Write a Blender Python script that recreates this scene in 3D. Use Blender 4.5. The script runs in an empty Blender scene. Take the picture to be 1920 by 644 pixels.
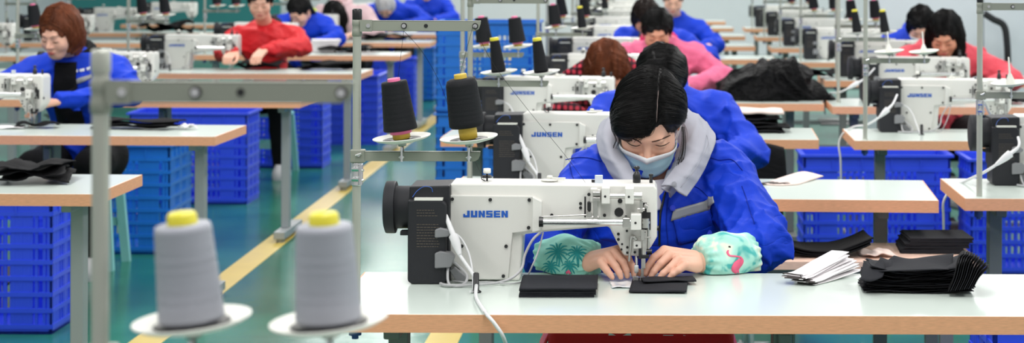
import bpy, math, random
import numpy as np
from mathutils import Vector, Matrix
from mathutils.bvhtree import BVHTree
random.seed(7)
PI = math.pi
COL = bpy.context.scene.collection
# ------------------------------------------------------------------ camera
F, CX, CY, H, ROLL = 3900.0, 1210.0, -85.0, 1.538, .0035
def P(px, py, D):
    dx, dy = px-CX, py-CY
    ux, uy = dx+ROLL*dy, dy-ROLL*dx
    return Vector((ux/F*D, D, H-uy/F*D))
def on_z(px, py, z=.76):
    d = P(px, py, 1.0)
    return P(px, py, (H-z)/(H-d.z))
# ------------------------------------------------------------------ materials
MATS = {}
def mat(name, col, rough=.5, metal=0, bump=0, bscale=200, var=0, vscale=8, sheen=0, coat=0, trans=0, stretch=None, sss=0, spec=None):
    if name in MATS: return MATS[name]
    m = bpy.data.materials.new(name); m.use_nodes = True
    nt = m.node_tree; b = nt.nodes['Principled BSDF']
    c = (*col, 1)
    b.inputs['Base Color'].default_value = c
    b.inputs['Roughness'].default_value = rough
    b.inputs['Metallic'].default_value = metal
    if spec is None and rough >= .65: spec = .18
    if spec is not None: b.inputs['Specular IOR Level'].default_value = spec
    if sheen: b.inputs['Sheen Weight'].default_value = sheen
    if coat: b.inputs['Coat Weight'].default_value = coat
    if trans: b.inputs['Transmission Weight'].default_value = trans
    if sss:
        b.inputs['Subsurface Weight'].default_value = sss; b.inputs['Subsurface Radius'].default_value = (.02, .008, .004)
        b.inputs['Subsurface Scale'].default_value = .4
    tc = nt.nodes.new('ShaderNodeTexCoord'); mp = nt.nodes.new('ShaderNodeMapping')
    nt.links.new(tc.outputs['Object'], mp.inputs['Vector'])
    if stretch: mp.inputs['Scale'].default_value = stretch
    if var or not bump:
        n = nt.nodes.new('ShaderNodeTexNoise'); n.inputs['Scale'].default_value = vscale; n.inputs['Detail'].default_value = 3
        nt.links.new(mp.outputs['Vector'], n.inputs['Vector'])
        r = nt.nodes.new('ShaderNodeMix'); r.data_type = 'RGBA'
        v = var or .03
        r.inputs['A'].default_value = (*[x*(1-v) for x in col], 1); r.inputs['B'].default_value = (*[min(1, x*(1+v)) for x in col], 1)
        nt.links.new(n.outputs['Fac'], r.inputs['Factor']); nt.links.new(r.outputs['Result'], b.inputs['Base Color'])
    if bump:
        n = nt.nodes.new('ShaderNodeTexNoise'); n.inputs['Scale'].default_value = bscale; n.inputs['Detail'].default_value = 3
        nt.links.new(mp.outputs['Vector'], n.inputs['Vector'])
        bp = nt.nodes.new('ShaderNodeBump'); bp.inputs['Strength'].default_value = bump; bp.inputs['Distance'].default_value = .002
        nt.links.new(n.outputs['Fac'], bp.inputs['Height']); nt.links.new(bp.outputs['Normal'], b.inputs['Normal'])
    MATS[name] = m
    return m
def wrinkle(m, scale=7, dist=.012, strength=.8):     # cloth creases as a second, coarse bump under the weave
    nt = m.node_tree; b = nt.nodes['Principled BSDF']; tc = nt.nodes.new('ShaderNodeTexCoord')
    mp = nt.nodes.new('ShaderNodeMapping'); mp.inputs['Rotation'].default_value = (.5, .4, .6); mp.inputs['Scale'].default_value = (1, 1, 1.7); nt.links.new(tc.outputs['Object'], mp.inputs['Vector'])
    n = nt.nodes.new('ShaderNodeTexNoise'); n.inputs['Scale'].default_value = scale; n.inputs['Detail'].default_value = 2.5; n.inputs['Distortion'].default_value = .7; n.inputs['Roughness'].default_value = .45
    nt.links.new(mp.outputs['Vector'], n.inputs['Vector'])
    a1 = nt.nodes.new('ShaderNodeMath'); a1.operation = 'SUBTRACT'; a1.inputs[1].default_value = .5; nt.links.new(n.outputs['Fac'], a1.inputs[0])
    a2 = nt.nodes.new('ShaderNodeMath'); a2.operation = 'ABSOLUTE'; nt.links.new(a1.outputs[0], a2.inputs[0])
    a3 = nt.nodes.new('ShaderNodeMath'); a3.operation = 'POWER'; a3.inputs[1].default_value = .6; nt.links.new(a2.outputs[0], a3.inputs[0])
    bp = nt.nodes.new('ShaderNodeBump'); bp.inputs['Strength'].default_value = strength; bp.inputs['Distance'].default_value = dist; nt.links.new(a3.outputs[0], bp.inputs['Height'])
    old = b.inputs['Normal'].links
    if old: nt.links.new(bp.outputs['Normal'], old[0].from_node.inputs['Normal'])
    else: nt.links.new(bp.outputs['Normal'], b.inputs['Normal'])
    return m
def hx(r, g, b):
    f = lambda v: ((v/255+.055)/1.055)**2.4 if v > 10 else v/255/12.92
    return (f(r), f(g), f(b))
M_white = mat('machine_enamel', hx(224, 223, 218), .35, bump=.12, bscale=900)
M_plate = mat('machine_cover_paint', hx(212, 211, 206), .45, bump=.2, bscale=1200)
M_black = mat('motor_black', hx(40, 41, 45), .5, spec=.25, bump=.2, bscale=900)
M_blk2 = mat('gloss_black_plastic', hx(25, 25, 28), .3)
M_chrome = mat('bright_steel', (.75, .75, .76), .22, 1, var=.1, vscale=60)
M_steel = mat('brushed_steel', (.55, .54, .52), .35, 1, var=.15, vscale=80)
M_dark = mat('dark_hole', (.012, .012, .014), .5)
M_logo = mat('logo_blue', hx(18, 84, 178), .4)
M_stand = mat('stand_grey_green_paint', hx(142, 145, 134), .42, bump=.1, bscale=500)
M_pole = mat('stand_pole_paint', hx(178, 180, 170), .35, metal=.25, var=.05)
M_plast = mat('white_plastic', hx(226, 226, 218), .35)
M_cable = mat('white_cable', hx(222, 222, 224), .45)
M_gcable = mat('grey_cable', hx(176, 176, 178), .5)
M_conn = mat('grey_connector', hx(128, 129, 132), .5)
M_thread = mat('black_thread', hx(24, 25, 29), .7, bump=.35, bscale=90, stretch=(1, 1, 20), spec=.25)
M_gthread = mat('grey_thread', hx(158, 160, 170), .55, bump=.25, bscale=60, stretch=(1, 1, 14), var=.1)
M_yel = mat('yellow_plastic', hx(226, 214, 60), .4)
M_ochre = mat('ochre_cone', hx(202, 172, 62), .5)
M_pink = mat('pink_plastic', hx(240, 120, 165), .4)
M_lam = mat('white_laminate', hx(214, 225, 218), .2, var=.015, vscale=3)
M_leg = mat('grey_leg_paint', hx(118, 122, 122), .45, metal=.1)
M_legs = mat('steel_leg_pale', hx(160, 165, 166), .4, metal=.3)
M_crate = mat('royal_blue_plastic', hx(46, 78, 230), .38, var=.08, vscale=3)
M_crate2 = mat('azure_plastic', hx(28, 116, 214), .38, var=.08, vscale=3)
M_bfab = mat('black_lining_fabric', hx(15, 15, 18), .85, bump=.35, bscale=700, var=.25, vscale=30)
M_gfab = mat('dark_grey_nonwoven', hx(38, 39, 44), .8, bump=.5, bscale=900, var=.12, vscale=60)
M_bgloss = mat('black_satin', hx(5, 5, 7), .6, spec=.12, var=.5, vscale=25)
M_paper = mat('white_strip_cloth', hx(238, 234, 236), .8)
M_pinkw = mat('cream_pink_cloth', hx(232, 212, 204), .8)
M_redc = mat('red_vinyl', hx(196, 10, 24), .3, bump=.4, bscale=60)
M_hairb = mat('black_hair', hx(13, 11, 12), .45, spec=.3, var=.3, vscale=60, stretch=(6, 6, 1))
M_hairdb = mat('dark_brown_hair', hx(38, 26, 22), .45, spec=.3, var=.4, vscale=22)
M_hairbr = mat('brown_hair', hx(108, 56, 30), .5, spec=.3, var=.65, vscale=22, stretch=(3, 3, .5))
M_skin = mat('skin', hx(230, 178, 154), .5, bump=.05, bscale=300, var=.04, vscale=20, sss=.12)
M_skinr = mat('warm_skin', hx(214, 150, 122), .5, var=.05, sss=.1)
M_jack = mat('royal_blue_workwear', hx(12, 58, 196), .6, bump=.35, bscale=600, spec=.22, var=.05, vscale=10)
M_mask = mat('mask_blue', hx(192, 230, 242), .7, bump=.1, bscale=900)
M_maskw = mat('mask_white', hx(236, 238, 242), .7, bump=.2, bscale=900)
M_collar = mat('grey_hood_cloth', hx(164, 165, 176), .8, bump=.3, bscale=700, var=.04)
M_reflect = mat('reflective_grey', hx(152, 154, 156), .45, metal=.1)
M_lips = mat('lips', hx(196, 104, 96), .45)
M_btn = mat('blue_stud', hx(34, 62, 214), .3)
M_bolt = mat('blue_bolt', hx(40, 80, 150), .35)
wrinkle(M_jack, 4.2, .016, .7); wrinkle(M_collar, 4, .006, .5)
wrinkle(M_bgloss, 14, .02, 1); wrinkle(M_bfab, 12, .006, .6); wrinkle(M_gfab, 14, .004, .5)
# wood edge with fine grain
def wood(name, col):
    m = mat(name, col, .5)
    nt = m.node_tree; b = nt.nodes['Principled BSDF']
    tc = nt.nodes.new('ShaderNodeTexCoord'); mp = nt.nodes.new('ShaderNodeMapping'); mp.inputs['Scale'].default_value = (1.5, 1.5, 14)
    n = nt.nodes.new('ShaderNodeTexNoise'); n.inputs['Scale'].default_value = 34; n.inputs['Detail'].default_value = 6
    r = nt.nodes.new('ShaderNodeValToRGB'); r.color_ramp.elements[0].position = .3; r.color_ramp.elements[1].position = .7
    r.color_ramp.elements[0].color = (*[x*.86 for x in col], 1); r.color_ramp.elements[1].color = (*[min(1, x*1.07) for x in col], 1)
    nt.links.new(tc.outputs['Object'], mp.inputs['Vector']); nt.links.new(mp.outputs['Vector'], n.inputs['Vector'])
    nt.links.new(n.outputs['Fac'], r.inputs['Fac']); nt.links.new(r.outputs['Color'], b.inputs['Base Color'])
    return m
M_wood = wood('beech_edge', hx(232, 170, 130))
M_board = wood('pinkish_board', hx(226, 190, 172))
# ------------------------------------------------------------------ mesh builder
class MB:
    def __init__(s): s.v = []; s.f = []; s.sm = []; s.mi = []; s.m = 0
    def add(s, vs, fs, smooth=False):
        o = len(s.v); s.v += [tuple(v) for v in vs]; s.f += [tuple(i+o for i in f) for f in fs]
        s.sm += [smooth]*len(fs); s.mi += [s.m]*len(fs)
    def box(s, x0, x1, y0, y1, z0, z1, M=None):
        vs = [Vector((x, y, z)) for z in (z0, z1) for y in (y0, y1) for x in (x0, x1)]
        if M: vs = [M @ v for v in vs]
        s.add(vs, [(0, 2, 3, 1), (4, 5, 7, 6), (0, 1, 5, 4), (2, 6, 7, 3), (0, 4, 6, 2), (1, 3, 7, 5)])
    def rings(s, rs, cap=True, closed=False, smooth=True):
        n = len(rs[0]); vs = [p for r in rs for p in r]; fs = []
        k = len(rs)
        for i in range(k if closed else k-1):
            for j in range(n):
                a = i*n+j; b = i*n+(j+1) % n; c = ((i+1) % k)*n+(j+1) % n; d = ((i+1) % k)*n+j
                fs.append((a, b, c, d))
        s.add(vs, fs, smooth)
        if cap and not closed:
            s.add(list(rs[0]), [tuple(reversed(range(n)))]); s.add(list(rs[-1]), [tuple(range(n))])
    def tube(s, path, r, n=10, cap=True, smooth=True):
        path = [Vector(p) for p in path]; rs = []
        up = None
        for i, p in enumerate(path):
            t = (path[min(i+1, len(path)-1)]-path[max(i-1, 0)])
            if t.length < 1e-9: t = Vector((0, 0, 1))
            t.normalize()
            if up is None: up = t.orthogonal().normalized()
            up = (up - t*up.dot(t))
            up = up.normalized() if up.length > 1e-6 else t.orthogonal().normalized()
            w = t.cross(up); rr = r[i] if isinstance(r, (list, tuple)) else r
            rs.append([p+up*math.cos(2*PI*k/n)*rr+w*math.sin(2*PI*k/n)*rr for k in range(n)])
        s.rings(rs, cap, smooth=smooth)
    def cyl(s, p, q, r, r2=None, n=20): s.tube([p, q], [r, r if r2 is None else r2], n)
    def lathe(s, prof, M=None, n=32, cap=False):
        rs = []
        for r, z in prof:
            ring = [Vector((r*math.cos(2*PI*k/n), r*math.sin(2*PI*k/n), z)) for k in range(n)]
            rs.append([M @ v for v in ring] if M else ring)
        s.rings(rs, cap)
    def prism(s, poly, y0, y1, M=None):     # poly in x,z
        n = len(poly); vs = [Vector((x, y0, z)) for x, z in poly]+[Vector((x, y1, z)) for x, z in poly]
        if M: vs = [M @ v for v in vs]
        a = sum(poly[i][0]*poly[(i+1) % n][1]-poly[(i+1) % n][0]*poly[i][1] for i in range(n))
        f = [tuple(range(n)), tuple(reversed(range(n, 2*n)))]+[(i, i+n, (i+1) % n+n, (i+1) % n) for i in range(n)]
        if a < 0: f = [tuple(reversed(x)) for x in f]
        s.add(vs, f)
    def build(s, name, mt, parent=None, org=None, bevel=0, seg=2, loc=None):
        me = bpy.data.meshes.new(name)
        vs = s.v if org is None else [(a-org[0], b-org[1], c-org[2]) for a, b, c in s.v]
        me.from_pydata(vs, [], s.f)
        for m in (mt if isinstance(mt, (list, tuple)) else [mt]): me.materials.append(m)
        me.polygons.foreach_set('use_smooth', [True]*len(s.f) if bevel else s.sm)
        me.polygons.foreach_set('material_index', s.mi)
        me.update()
        o = bpy.data.objects.new(name, me); COL.objects.link(o)
        if parent: o.parent = parent
        if loc is not None: o.location = loc
        if bevel:
            b = o.modifiers.new('bevel', 'BEVEL'); b.width = bevel; b.segments = seg; b.limit_method = 'ANGLE'; b.angle_limit = .6; b.harden_normals = True
        return o
def mesh_obj(name, vs, fs, mt, parent=None, org=None, smooth=True):
    me = bpy.data.meshes.new(name)
    vs = np.asarray(vs, dtype=float)
    if org is not None: vs = vs-np.array(org)
    me.from_pydata(vs.tolist(), [], [tuple(f) for f in fs]); me.materials.append(mt)
    me.polygons.foreach_set('use_smooth', [smooth]*len(me.polygons)); me.update()
    o = bpy.data.objects.new(name, me); COL.objects.link(o)
    if parent: o.parent = parent
    return o
def tag(o, label, cat, group=None, kind=None):
    if label: o['label'] = label
    if cat: o['category'] = cat
    if group: o['group'] = group
    if kind: o['kind'] = kind
    return o
def thing(name, label, cat, loc=(0, 0, 0), rz=0, group=None):
    o = bpy.data.objects.new(name, None); COL.objects.link(o); o.location = loc; o.rotation_euler = (0, 0, rz)
    o.empty_display_size = .05
    return tag(o, label, cat, group)
def dup(root, loc, rz, label, group=None, skip=()):
    r = root.copy(); COL.objects.link(r); r.location = loc; r.rotation_euler = (0, 0, rz); r['label'] = label
    if group: r['group'] = group
    for ch in list(root.children):
        if ch.name.split('.')[0] in skip: continue
        c = ch.copy(); COL.objects.link(c); c.parent = r
        for g in ch.children:
            d = g.copy(); COL.objects.link(d); d.parent = c
    return r
# ------------------------------------------------------------------ signed distance modelling
def capsule(p, a, b, r0, r1=None):
    r1 = r0 if r1 is None else r1
    a = np.array(a, np.float32); b = np.array(b, np.float32); pa = p-a; ba = b-a
    t = np.clip((pa@ba)/max(float(ba@ba), 1e-9), 0, 1)
    return np.sqrt(((pa-t[..., None]*ba)**2).sum(-1))-(r0+(r1-r0)*t)
def ell(p, c, r, R=None):
    q = p-np.array(c, np.float32)
    if R is not None: q = q@np.array(R, np.float32)
    r = np.array(r, np.float32); k0 = np.sqrt(((q/r)**2).sum(-1)); k1 = np.sqrt(((q/r/r)**2).sum(-1))
    return k0*(k0-1)/np.maximum(k1, 1e-6)
def smin(a, b, k):
    h = np.clip(.5+.5*(b-a)/k, 0, 1); return b*(1-h)+a*h-k*h*(1-h)
def smax(a, b, k): return -smin(-a, -b, k)
def sdf_mesh(fn, lo, hi, h):
    lo = np.array(lo, float); n = np.ceil((np.array(hi, float)-lo)/h).astype(int)+1
    g = np.stack(np.meshgrid(*[lo[i]+h*np.arange(n[i]) for i in range(3)], indexing='ij'), -1).astype(np.float32)
    v = fn(g).astype(np.float32)
    v[0], v[-1], v[:, 0], v[:, -1], v[:, :, 0], v[:, :, -1] = 1, 1, 1, 1, 1, 1
    c = [v[i:n[0]-1+i, j:n[1]-1+j, k:n[2]-1+k] for i in (0, 1) for j in (0, 1) for k in (0, 1)]
    ins = sum((x < 0).astype(np.int8) for x in c); act = (ins > 0) & (ins < 8)
    idx = np.argwhere(act); cv = np.stack([x[act] for x in c], -1)
    offs = np.array([(i, j, k) for i in (0, 1) for j in (0, 1) for k in (0, 1)], float)
    acc = np.zeros((len(idx), 3)); cnt = np.zeros(len(idx))
    for a in range(8):
        for b in range(a+1, 8):
            if abs(offs[a]-offs[b]).sum() != 1: continue
            va, vb = cv[:, a], cv[:, b]; m = (va < 0) != (vb < 0)
            t = va/np.where(m, va-vb, 1)
            acc[m] += (offs[a]+(offs[b]-offs[a])*t[:, None])[m]; cnt[m] += 1
    V = lo+h*(idx+acc/np.maximum(cnt, 1)[:, None])
    num = -np.ones(act.shape, int); num[act] = np.arange(len(idx))
    fs = []
    for ax in range(3):
        s0 = [slice(1, -1)]*3; s1 = [slice(1, -1)]*3
        s0[ax] = slice(0, -1); s1[ax] = slice(1, None)
        a = v[tuple(s0)] < 0; b = v[tuple(s1)] < 0
        for flip, m in ((0, a & ~b), (1, ~a & b)):
            e = np.argwhere(m)
            for d in range(3):
                if d != ax: e[:, d] += 1
            u, w = (ax+1) % 3, (ax+2) % 3
            q = []
            for du, dw in ((-1, -1), (0, -1), (0, 0), (-1, 0)):
                k = e.copy(); k[:, u] += du; k[:, w] += dw
                q.append(num[k[:, 0], k[:, 1], k[:, 2]])
            q = np.stack(q, -1)
            if flip: q = q[:, ::-1]
            fs.append(q[(q >= 0).all(1)])
    return V, np.concatenate(fs)
def join(parts):
    V = []; Fc = []; o = 0
    for v, f in parts:
        V.append(v); Fc.append(f+o); o += len(v)
    return np.concatenate(V), np.concatenate(Fc)
def ray_cam(bvh, px, py, off=.002, fall=5.2):
    o = Vector((0, 0, H)); d = (P(px, py, 1.0)-o).normalized()
    hit = bvh.ray_cast(o, d)
    if hit[0] is None: return P(px, py, fall)
    n = hit[1]
    if n.dot(d) > 0: n = -n
    return hit[0]+n*off
def bezier(pts, k=8):       # catmull-rom through points
    pts = [Vector(p) for p in pts]; out = []
    for i in range(len(pts)-1):
        a, b, c, d = pts[max(i-1, 0)], pts[i], pts[i+1], pts[min(i+2, len(pts)-1)]
        for j in range(k):
            t = j/k
            out.append(.5*((2*b)+(c-a)*t+(2*a-5*b+4*c-d)*t*t+(3*b-a-3*c+d)*t**3))
    out.append(pts[-1]); return out
def patch(rows, ku=6, kv=4):
    R = [bezier(r, ku) for r in rows]; cols = [bezier([r[i] for r in R], kv) for i in range(len(R[0]))]
    n = len(cols[0]); V = [p for c in cols for p in c]; Fs = []
    for i in range(len(cols)-1):
        for j in range(n-1): Fs.append((i*n+j, i*n+j+1, (i+1)*n+j+1, (i+1)*n+j))
    return V, Fs
def solid(o, t, off=0, sub=0):
    m = o.modifiers.new('solid', 'SOLIDIFY'); m.thickness = t; m.offset = off
    if sub:
        s = o.modifiers.new('sub', 'SUBSURF'); s.levels = s.render_levels = sub
    return o
# ------------------------------------------------------------------ sewing table
def make_table(w, label, d=.6, legm=None):
    legm = legm or M_leg
    t = thing('sewing_table', label, 'table')
    b = MB(); b.box(.003, w-.003, .003, d-.003, .722, .76); b.build('tabletop', M_lam, t, bevel=.002)
    e = MB(); z0, z1 = .7205, .7592
    e.box(0, w, 0, .0035, z0, z1); e.box(0, w, d-.0035, d, z0, z1); e.box(0, .0035, .0035, d-.0035, z0, z1); e.box(w-.0035, w, .0035, d-.0035, z0, z1)
    e.build('edge_band', M_wood, t)
    for x in (.13, w-(.17 if legm is M_leg else .115)):
        l = MB(); l.box(x-.022, x+.022, .2, .26, .06, .7205); l.box(x-.018, x+.018, .08, .52, .69, .7205)
        l.build('leg', legm, t, bevel=.004)
        f = MB(); f.box(x-.03, x+.03, .03, .57, .02, .06); f.cyl((x, .07, 0), (x, .07, .02), .022); f.cyl((x, .53, 0), (x, .53, .02), .022); f.build('foot', legm, t, bevel=.004)
    if legm is M_leg:
        c = MB(); c.box(.15, w-.19, .215, .245, .1, .14); c.build('crossbar', legm, t, bevel=.003)
    p = MB(); p.box(.42, .68, .12, .4, .09, .105, Matrix.Rotation(.1, 4, 'X')); p.cyl((.36, .235, .12), (.74, .235, .12), .008); p.build('treadle', M_blk2, t, bevel=.003)
    m = MB(); m.box(w*.5, w*.5+.05, .2, .3, .63, .7205); m.box(w*.5+.01, w*.5+.04, .17, .2, .64, .69); m.build('control_box', M_leg, t, bevel=.006)
    return t
def place(root_loc, rz, p):
    return Vector(root_loc)+Matrix.Rotation(rz, 3, 'Z') @ Vector(p)
# ------------------------------------------------------------------ sewing machine  (profile in picture units of the nearest one, 790 to the metre)
S = 790.0
QY = [0.0]      # depth in front of (-) or behind the cover plane that the outline is read at
def q(px, py): return ((px-844)/S+(px-CX)/F*QY[0], max(0 if py > 480 and QY[0] else -1, (530-py)/S-(py-CY)/F*QY[0]))
def make_machine(label):
    t = thing('sewing_machine', label, 'sewing machine', group='white flatbed sewing machines')
    b = MB()
    b.prism([q(*p) for p in [(844, 530), (844, 349), (849, 346), (1228, 348), (1234, 356), (1234, 446), (1222, 466), (1206, 483), (1171, 482), (1143, 427), (1020, 438), (982, 443), (976, 530)]], .01, .125)
    b.build('body', M_white, t, bevel=.007, seg=3)
    h = MB(); h.prism([q(*p) for p in [(1000, 369), (1018, 378), (1018, 433), (1000, 437)]], -.012, .02); h.build('rod_housing', M_white, t, bevel=.003)
    c = MB(); c.prism([q(*p) for p in [(846, 368), (1002, 369), (1003, 434), (963, 439), (955, 526), (864, 526), (864, 500), (846, 496)]], -.004, .012)
    cov = c.build('side_cover', M_plate, t, bevel=.0025)
    for x, y in ((850, 375), (921, 376), (994, 376), (993, 428), (868, 463), (951, 463), (868, 519), (946, 519)):
        s = MB(); s.cyl((*[q(x, y)[0]], -.0075, q(x, y)[1]), (q(x, y)[0], -.003, q(x, y)[1]), .0042, n=10); s.build('cover_screw', M_dark, cov)
    # logo lettering
    L = MB(); gx, gy = 870.5, 409.0; W = 14.3; Hh = 12.5
    def stroke(pts):
        L.prism([q(gx+W*i_+px*(W-2.2), gy-py*Hh) for px, py in pts], -.0052, -.0038)
    def hb(x0, x1, y0, y1): stroke([(x0, y0), (x1, y0), (x1, y1), (x0, y1)])
    i_ = 0; hb(.6, 1, 0, 1); hb(0, .6, 0, .3); hb(0, .3, .3, .5)
    i_ = 1; hb(0, .38, 0, 1); hb(.62, 1, 0, 1); hb(.38, .62, 0, .3)
    i_ = 2; hb(0, .36, 0, 1); hb(.64, 1, 0, 1); stroke([(.36, 1), (.36, .55), (.64, 0), (.64, .45)])
    i_ = 3; hb(0, 1, 0, .23); hb(0, 1, .39, .62); hb(0, 1, .78, 1); hb(.67, 1, .23, .39); hb(0, .33, .62, .78)
    i_ = 4; hb(0, .33, 0, 1); hb(.33, 1, 0, .23); hb(.33, .94, .39, .61); hb(.33, 1, .78, 1)
    i_ = 5; hb(0, .36, 0, 1); hb(.64, 1, 0, 1); stroke([(.36, 1), (.36, .55), (.64, 0), (.64, .45)])
    L.build('maker_lettering', M_logo, cov)
    QY[0] = -.045
    m = MB()
    m.prism([q(*p) for p in [(766, 378), (830, 378), (838, 386), (838, 530), (830, 538), (774, 538), (766, 530)]], -.045, .08)
    QY[0] = -.02
    m.prism([q(*p) for p in [(769, 352), (845, 350), (845, 535), (800, 535), (769, 480)]], -.02, .12)
    mo = m.build('motor_box', M_black, t, bevel=.004)
    QY[0] = 0.0
    w = MB(); z = q(0, 395)[1]
    w.lathe([(.0001, -.0), (.052, 0), (.0615, .003), (.0625, .006), (.0625, .026), (.061, .0275), (.05, .0275), (.048, .024), (.0001, .024)], Matrix.Translation((q(719, 0)[0], .045, z)) @ Matrix.Rotation(PI/2, 4, 'Y'), 48)
    w.build('handwheel', M_black, t, bevel=.0012)
    w = MB(); w.lathe([(.0001, -.032), (.05, -.032), (.051, -.028), (.051, .03), (.0001, .03)], Matrix.Translation((q(762, 0)[0], .045, z)) @ Matrix.Rotation(PI/2, 4, 'Y'), 40)
    w.box(q(752, 0)[0], q(768, 0)[0], .0, .03, q(0, 444)[1], q(0, 436)[1]); w.build('motor_hub', M_black, t, bevel=.0012)
    QY[0] = -.045
    k = MB(); k.box(q(778, 0)[0], q(831, 0)[0], -.044, -.02, q(0, 378)[1]-.0005, q(0, 374.5)[1]); k.build('label_strip', M_plast, mo)
    k = MB(); k.tube(bezier([(q(775, 0)[0], -.046, q(0, 372)[1]), (q(782, 0)[0], -.03, q(0, 362)[1]), (q(795, 0)[0], -.024, q(0, 354)[1]), (q(808, 0)[0], -.024, q(0, 356)[1]), (q(811, 0)[0], -.026, q(0, 364)[1])], 5), .0007, 5); k.build('stray_blue_thread', M_logo, mo)
    k = MB(); rnd = random.Random(3)
    for r in range(13):
        y = 396+r*5.2+(6 if r > 2 else 0)
        if r in (3,): continue
        x = 783.0
        while x < 822-(8 if r < 2 else 0):
            ww = rnd.uniform(2, 6); k.prism([q(x, y), q(x+ww, y), q(x+ww, y+1.1), q(x, y+1.1)], -.0456, -.0449); x += ww+1.4
    k.build('rating_text', mat('rating_print', hx(92, 82, 72), .5), mo)
    QY[0] = -.04
    for (y0, y1, x0, x1, dy) in ((428, 447, 818, 842, -.046), (472, 504, 818, 848, -.046)):
        g = MB(); g.prism([q(x0, y0+4), q(x0+10, y0), q(x1, y0+3), q(x1+8, y0+10), q(x1, y1-2), q(x0, y1)], dy-.01, dy+.02); g.build('motor_plug', M_conn, t, bevel=.003)
    # drive rod and brackets
    QY[0] = -.035
    r = MB(); yv = -.03; zz = q(0, 418)[1]
    r.cyl((q(1016, 0)[0], yv, zz), (q(1184, 0)[0], yv, zz), .0075); r.build('drive_rod', M_chrome, t)
    r = MB(); r.cyl((q(1012, 0)[0], yv, zz), (q(1020, 0)[0], yv, zz), .0125, n=16); r.build('rod_collar', M_blk2, t)
    r = MB(); r.box(q(1169, 0)[0], q(1183, 0)[0], -.045, -.015, q(0, 427)[1], q(0, 409)[1]); r.cyl((q(1176, 0)[0], -.047, zz), (q(1176, 0)[0], -.044, zz), .004, n=12); r.build('rod_clamp', M_steel, t, bevel=.0015)
    QY[0] = -.02
    r = MB(); zt = q(0, 369)[1]; r.cyl((q(1143, 0)[0], -.02, zt), (q(1175, 0)[0], -.02, zt), .0055); r.cyl((q(1188, 0)[0], -.02, zt), (q(1205, 0)[0], -.02, zt), .0098); r.cyl((q(1016, 0)[0], -.01, q(0, 409)[1]), (q(1110, 0)[0], -.008, q(0, 405)[1]), .0016, n=8)
    r.build('upper_rod', M_steel, t)
    for x0, x1, y0, y1, d in ((1129, 1145, 353, 384, -.03), (1173, 1190, 354, 384, -.032), (1184, 1204, 403, 433, -.045), (1189, 1204, 453, 468, -.018)):
        QY[0] = d
        r = MB(); r.box(q(x0, 0)[0], q(x1, 0)[0], d, .012, q(0, y1)[1], q(0, y0)[1]); o = r.build('guide_block', M_white, t, bevel=.0025)
        r = MB(); xx, zz2 = q((x0+x1)/2-1, (y0+y1)/2+1); r.cyl((xx, d-.001, zz2), (xx, d+.002, zz2), .0028, n=12); r.build('set_screw', M_dark, o)
    QY[0] = -.014
    r = MB(); r.box(q(1108, 0)[0], q(1128, 0)[0], -.012, .012, q(0, 410)[1], q(0, 357)[1]); r.box(q(1108, 0)[0], q(1122, 0)[0], -.014, .012, q(0, 381)[1], q(0, 355)[1]); r.build('link_cover', M_plate, t, bevel=.003)
    r = MB(); r.box(q(1113, 0)[0], q(1127, 0)[0], -.03, .0, q(0, 367)[1], q(0, 360)[1]); r.box(q(1113, 0)[0], q(1127, 0)[0], -.03, .0, q(0, 377)[1], q(0, 370)[1])
    r.box(q(1114, 0)[0], q(1122, 0)[0], -.024, .0, q(0, 409)[1], q(0, 376)[1]); r.cyl((q(1106, 0)[0], -.024, q(0, 403)[1]), (q(1106, 0)[0], -.0, q(0, 403)[1]), .0068, n=18)
    r.cyl((q(1103, 0)[0], -.018, q(0, 408)[1]), (q(1124, 0)[0], -.018, q(0, 408)[1]), .003, n=8)
    r.build('feed_link', M_steel, t, bevel=.0012)
    QY[0] = .008
    r = MB()
    for x0, x1, y0, y1 in ((1097, 1100, 370, 409), (1103, 1110, 379, 394), (1207, 1214, 381, 399), (1205, 1221.5, 399, 432), (1114, 1126, 355, 360)):
        r.box(q(x0, 0)[0], q(x1, 0)[0], .0085 if x0 != 1103 else -.013, .03, q(0, y1)[1], q(0, y0)[1])
    for x, y, rr in ((1106, 364, 3.1), (1090, 383, 2.9), (1090, 391, 2.9), (1164, 378, 4.4), (1162, 399, 8.6), (1135, 405, 3.1), (1161, 440, 2.7), (1161, 450, 2.7), (1177, 434, 2.3), (1168, 459, 2), (1167, 469, 2), (1178, 465, 2.4), (1178, 475, 2.4), (1192, 474, 2.4), (1175, 408, 3), (1036, 405, 3)):
        d = .0075 if not (x == 1106) else -.015
        r.tube([(q(x, y)[0], d, q(x, y)[1]), (q(x, y)[0], d+.006, q(x, y)[1])], rr/S, 14)
    r.build('screws_and_slots', M_dark, t)
    QY[0] = -.012
    r = MB(); r.cyl((q(1216, 0)[0], -.006, q(0, 390)[1]), (q(1209, 0)[0], -.006, q(0, 386)[1]), .006, n=12)
    r.cyl((q(1212, 0)[0], -.03, q(0, 426)[1]), (q(1212, 0)[0], -.03, q(0, 409)[1]), .0085, n=18); r.cyl((q(1212, 0)[0], -.03, q(0, 418)[1]), (q(1212, 0)[0], -.03, q(0, 414)[1]), .0105, n=18)
    r.box(q(1201, 0)[0], q(1207, 0)[0], -.02, .005, q(0, 398)[1], q(0, 376)[1]); r.cyl((q(1197, 0)[0], -.016, q(0, 393)[1]), (q(1210, 0)[0], -.016, q(0, 393)[1]), .0045, n=12)
    r.build('take_up_linkage', M_steel, t, bevel=.001)
    r = MB(); r.box(q(1206, 0)[0], q(1213, 0)[0], -.018, -.006, q(0, 483)[1], q(0, 436)[1]); r.cyl((q(1217, 0)[0], -.01, q(0, 470)[1]), (q(1217, 0)[0], -.01, q(0, 425)[1]), .0028, n=10)
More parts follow.
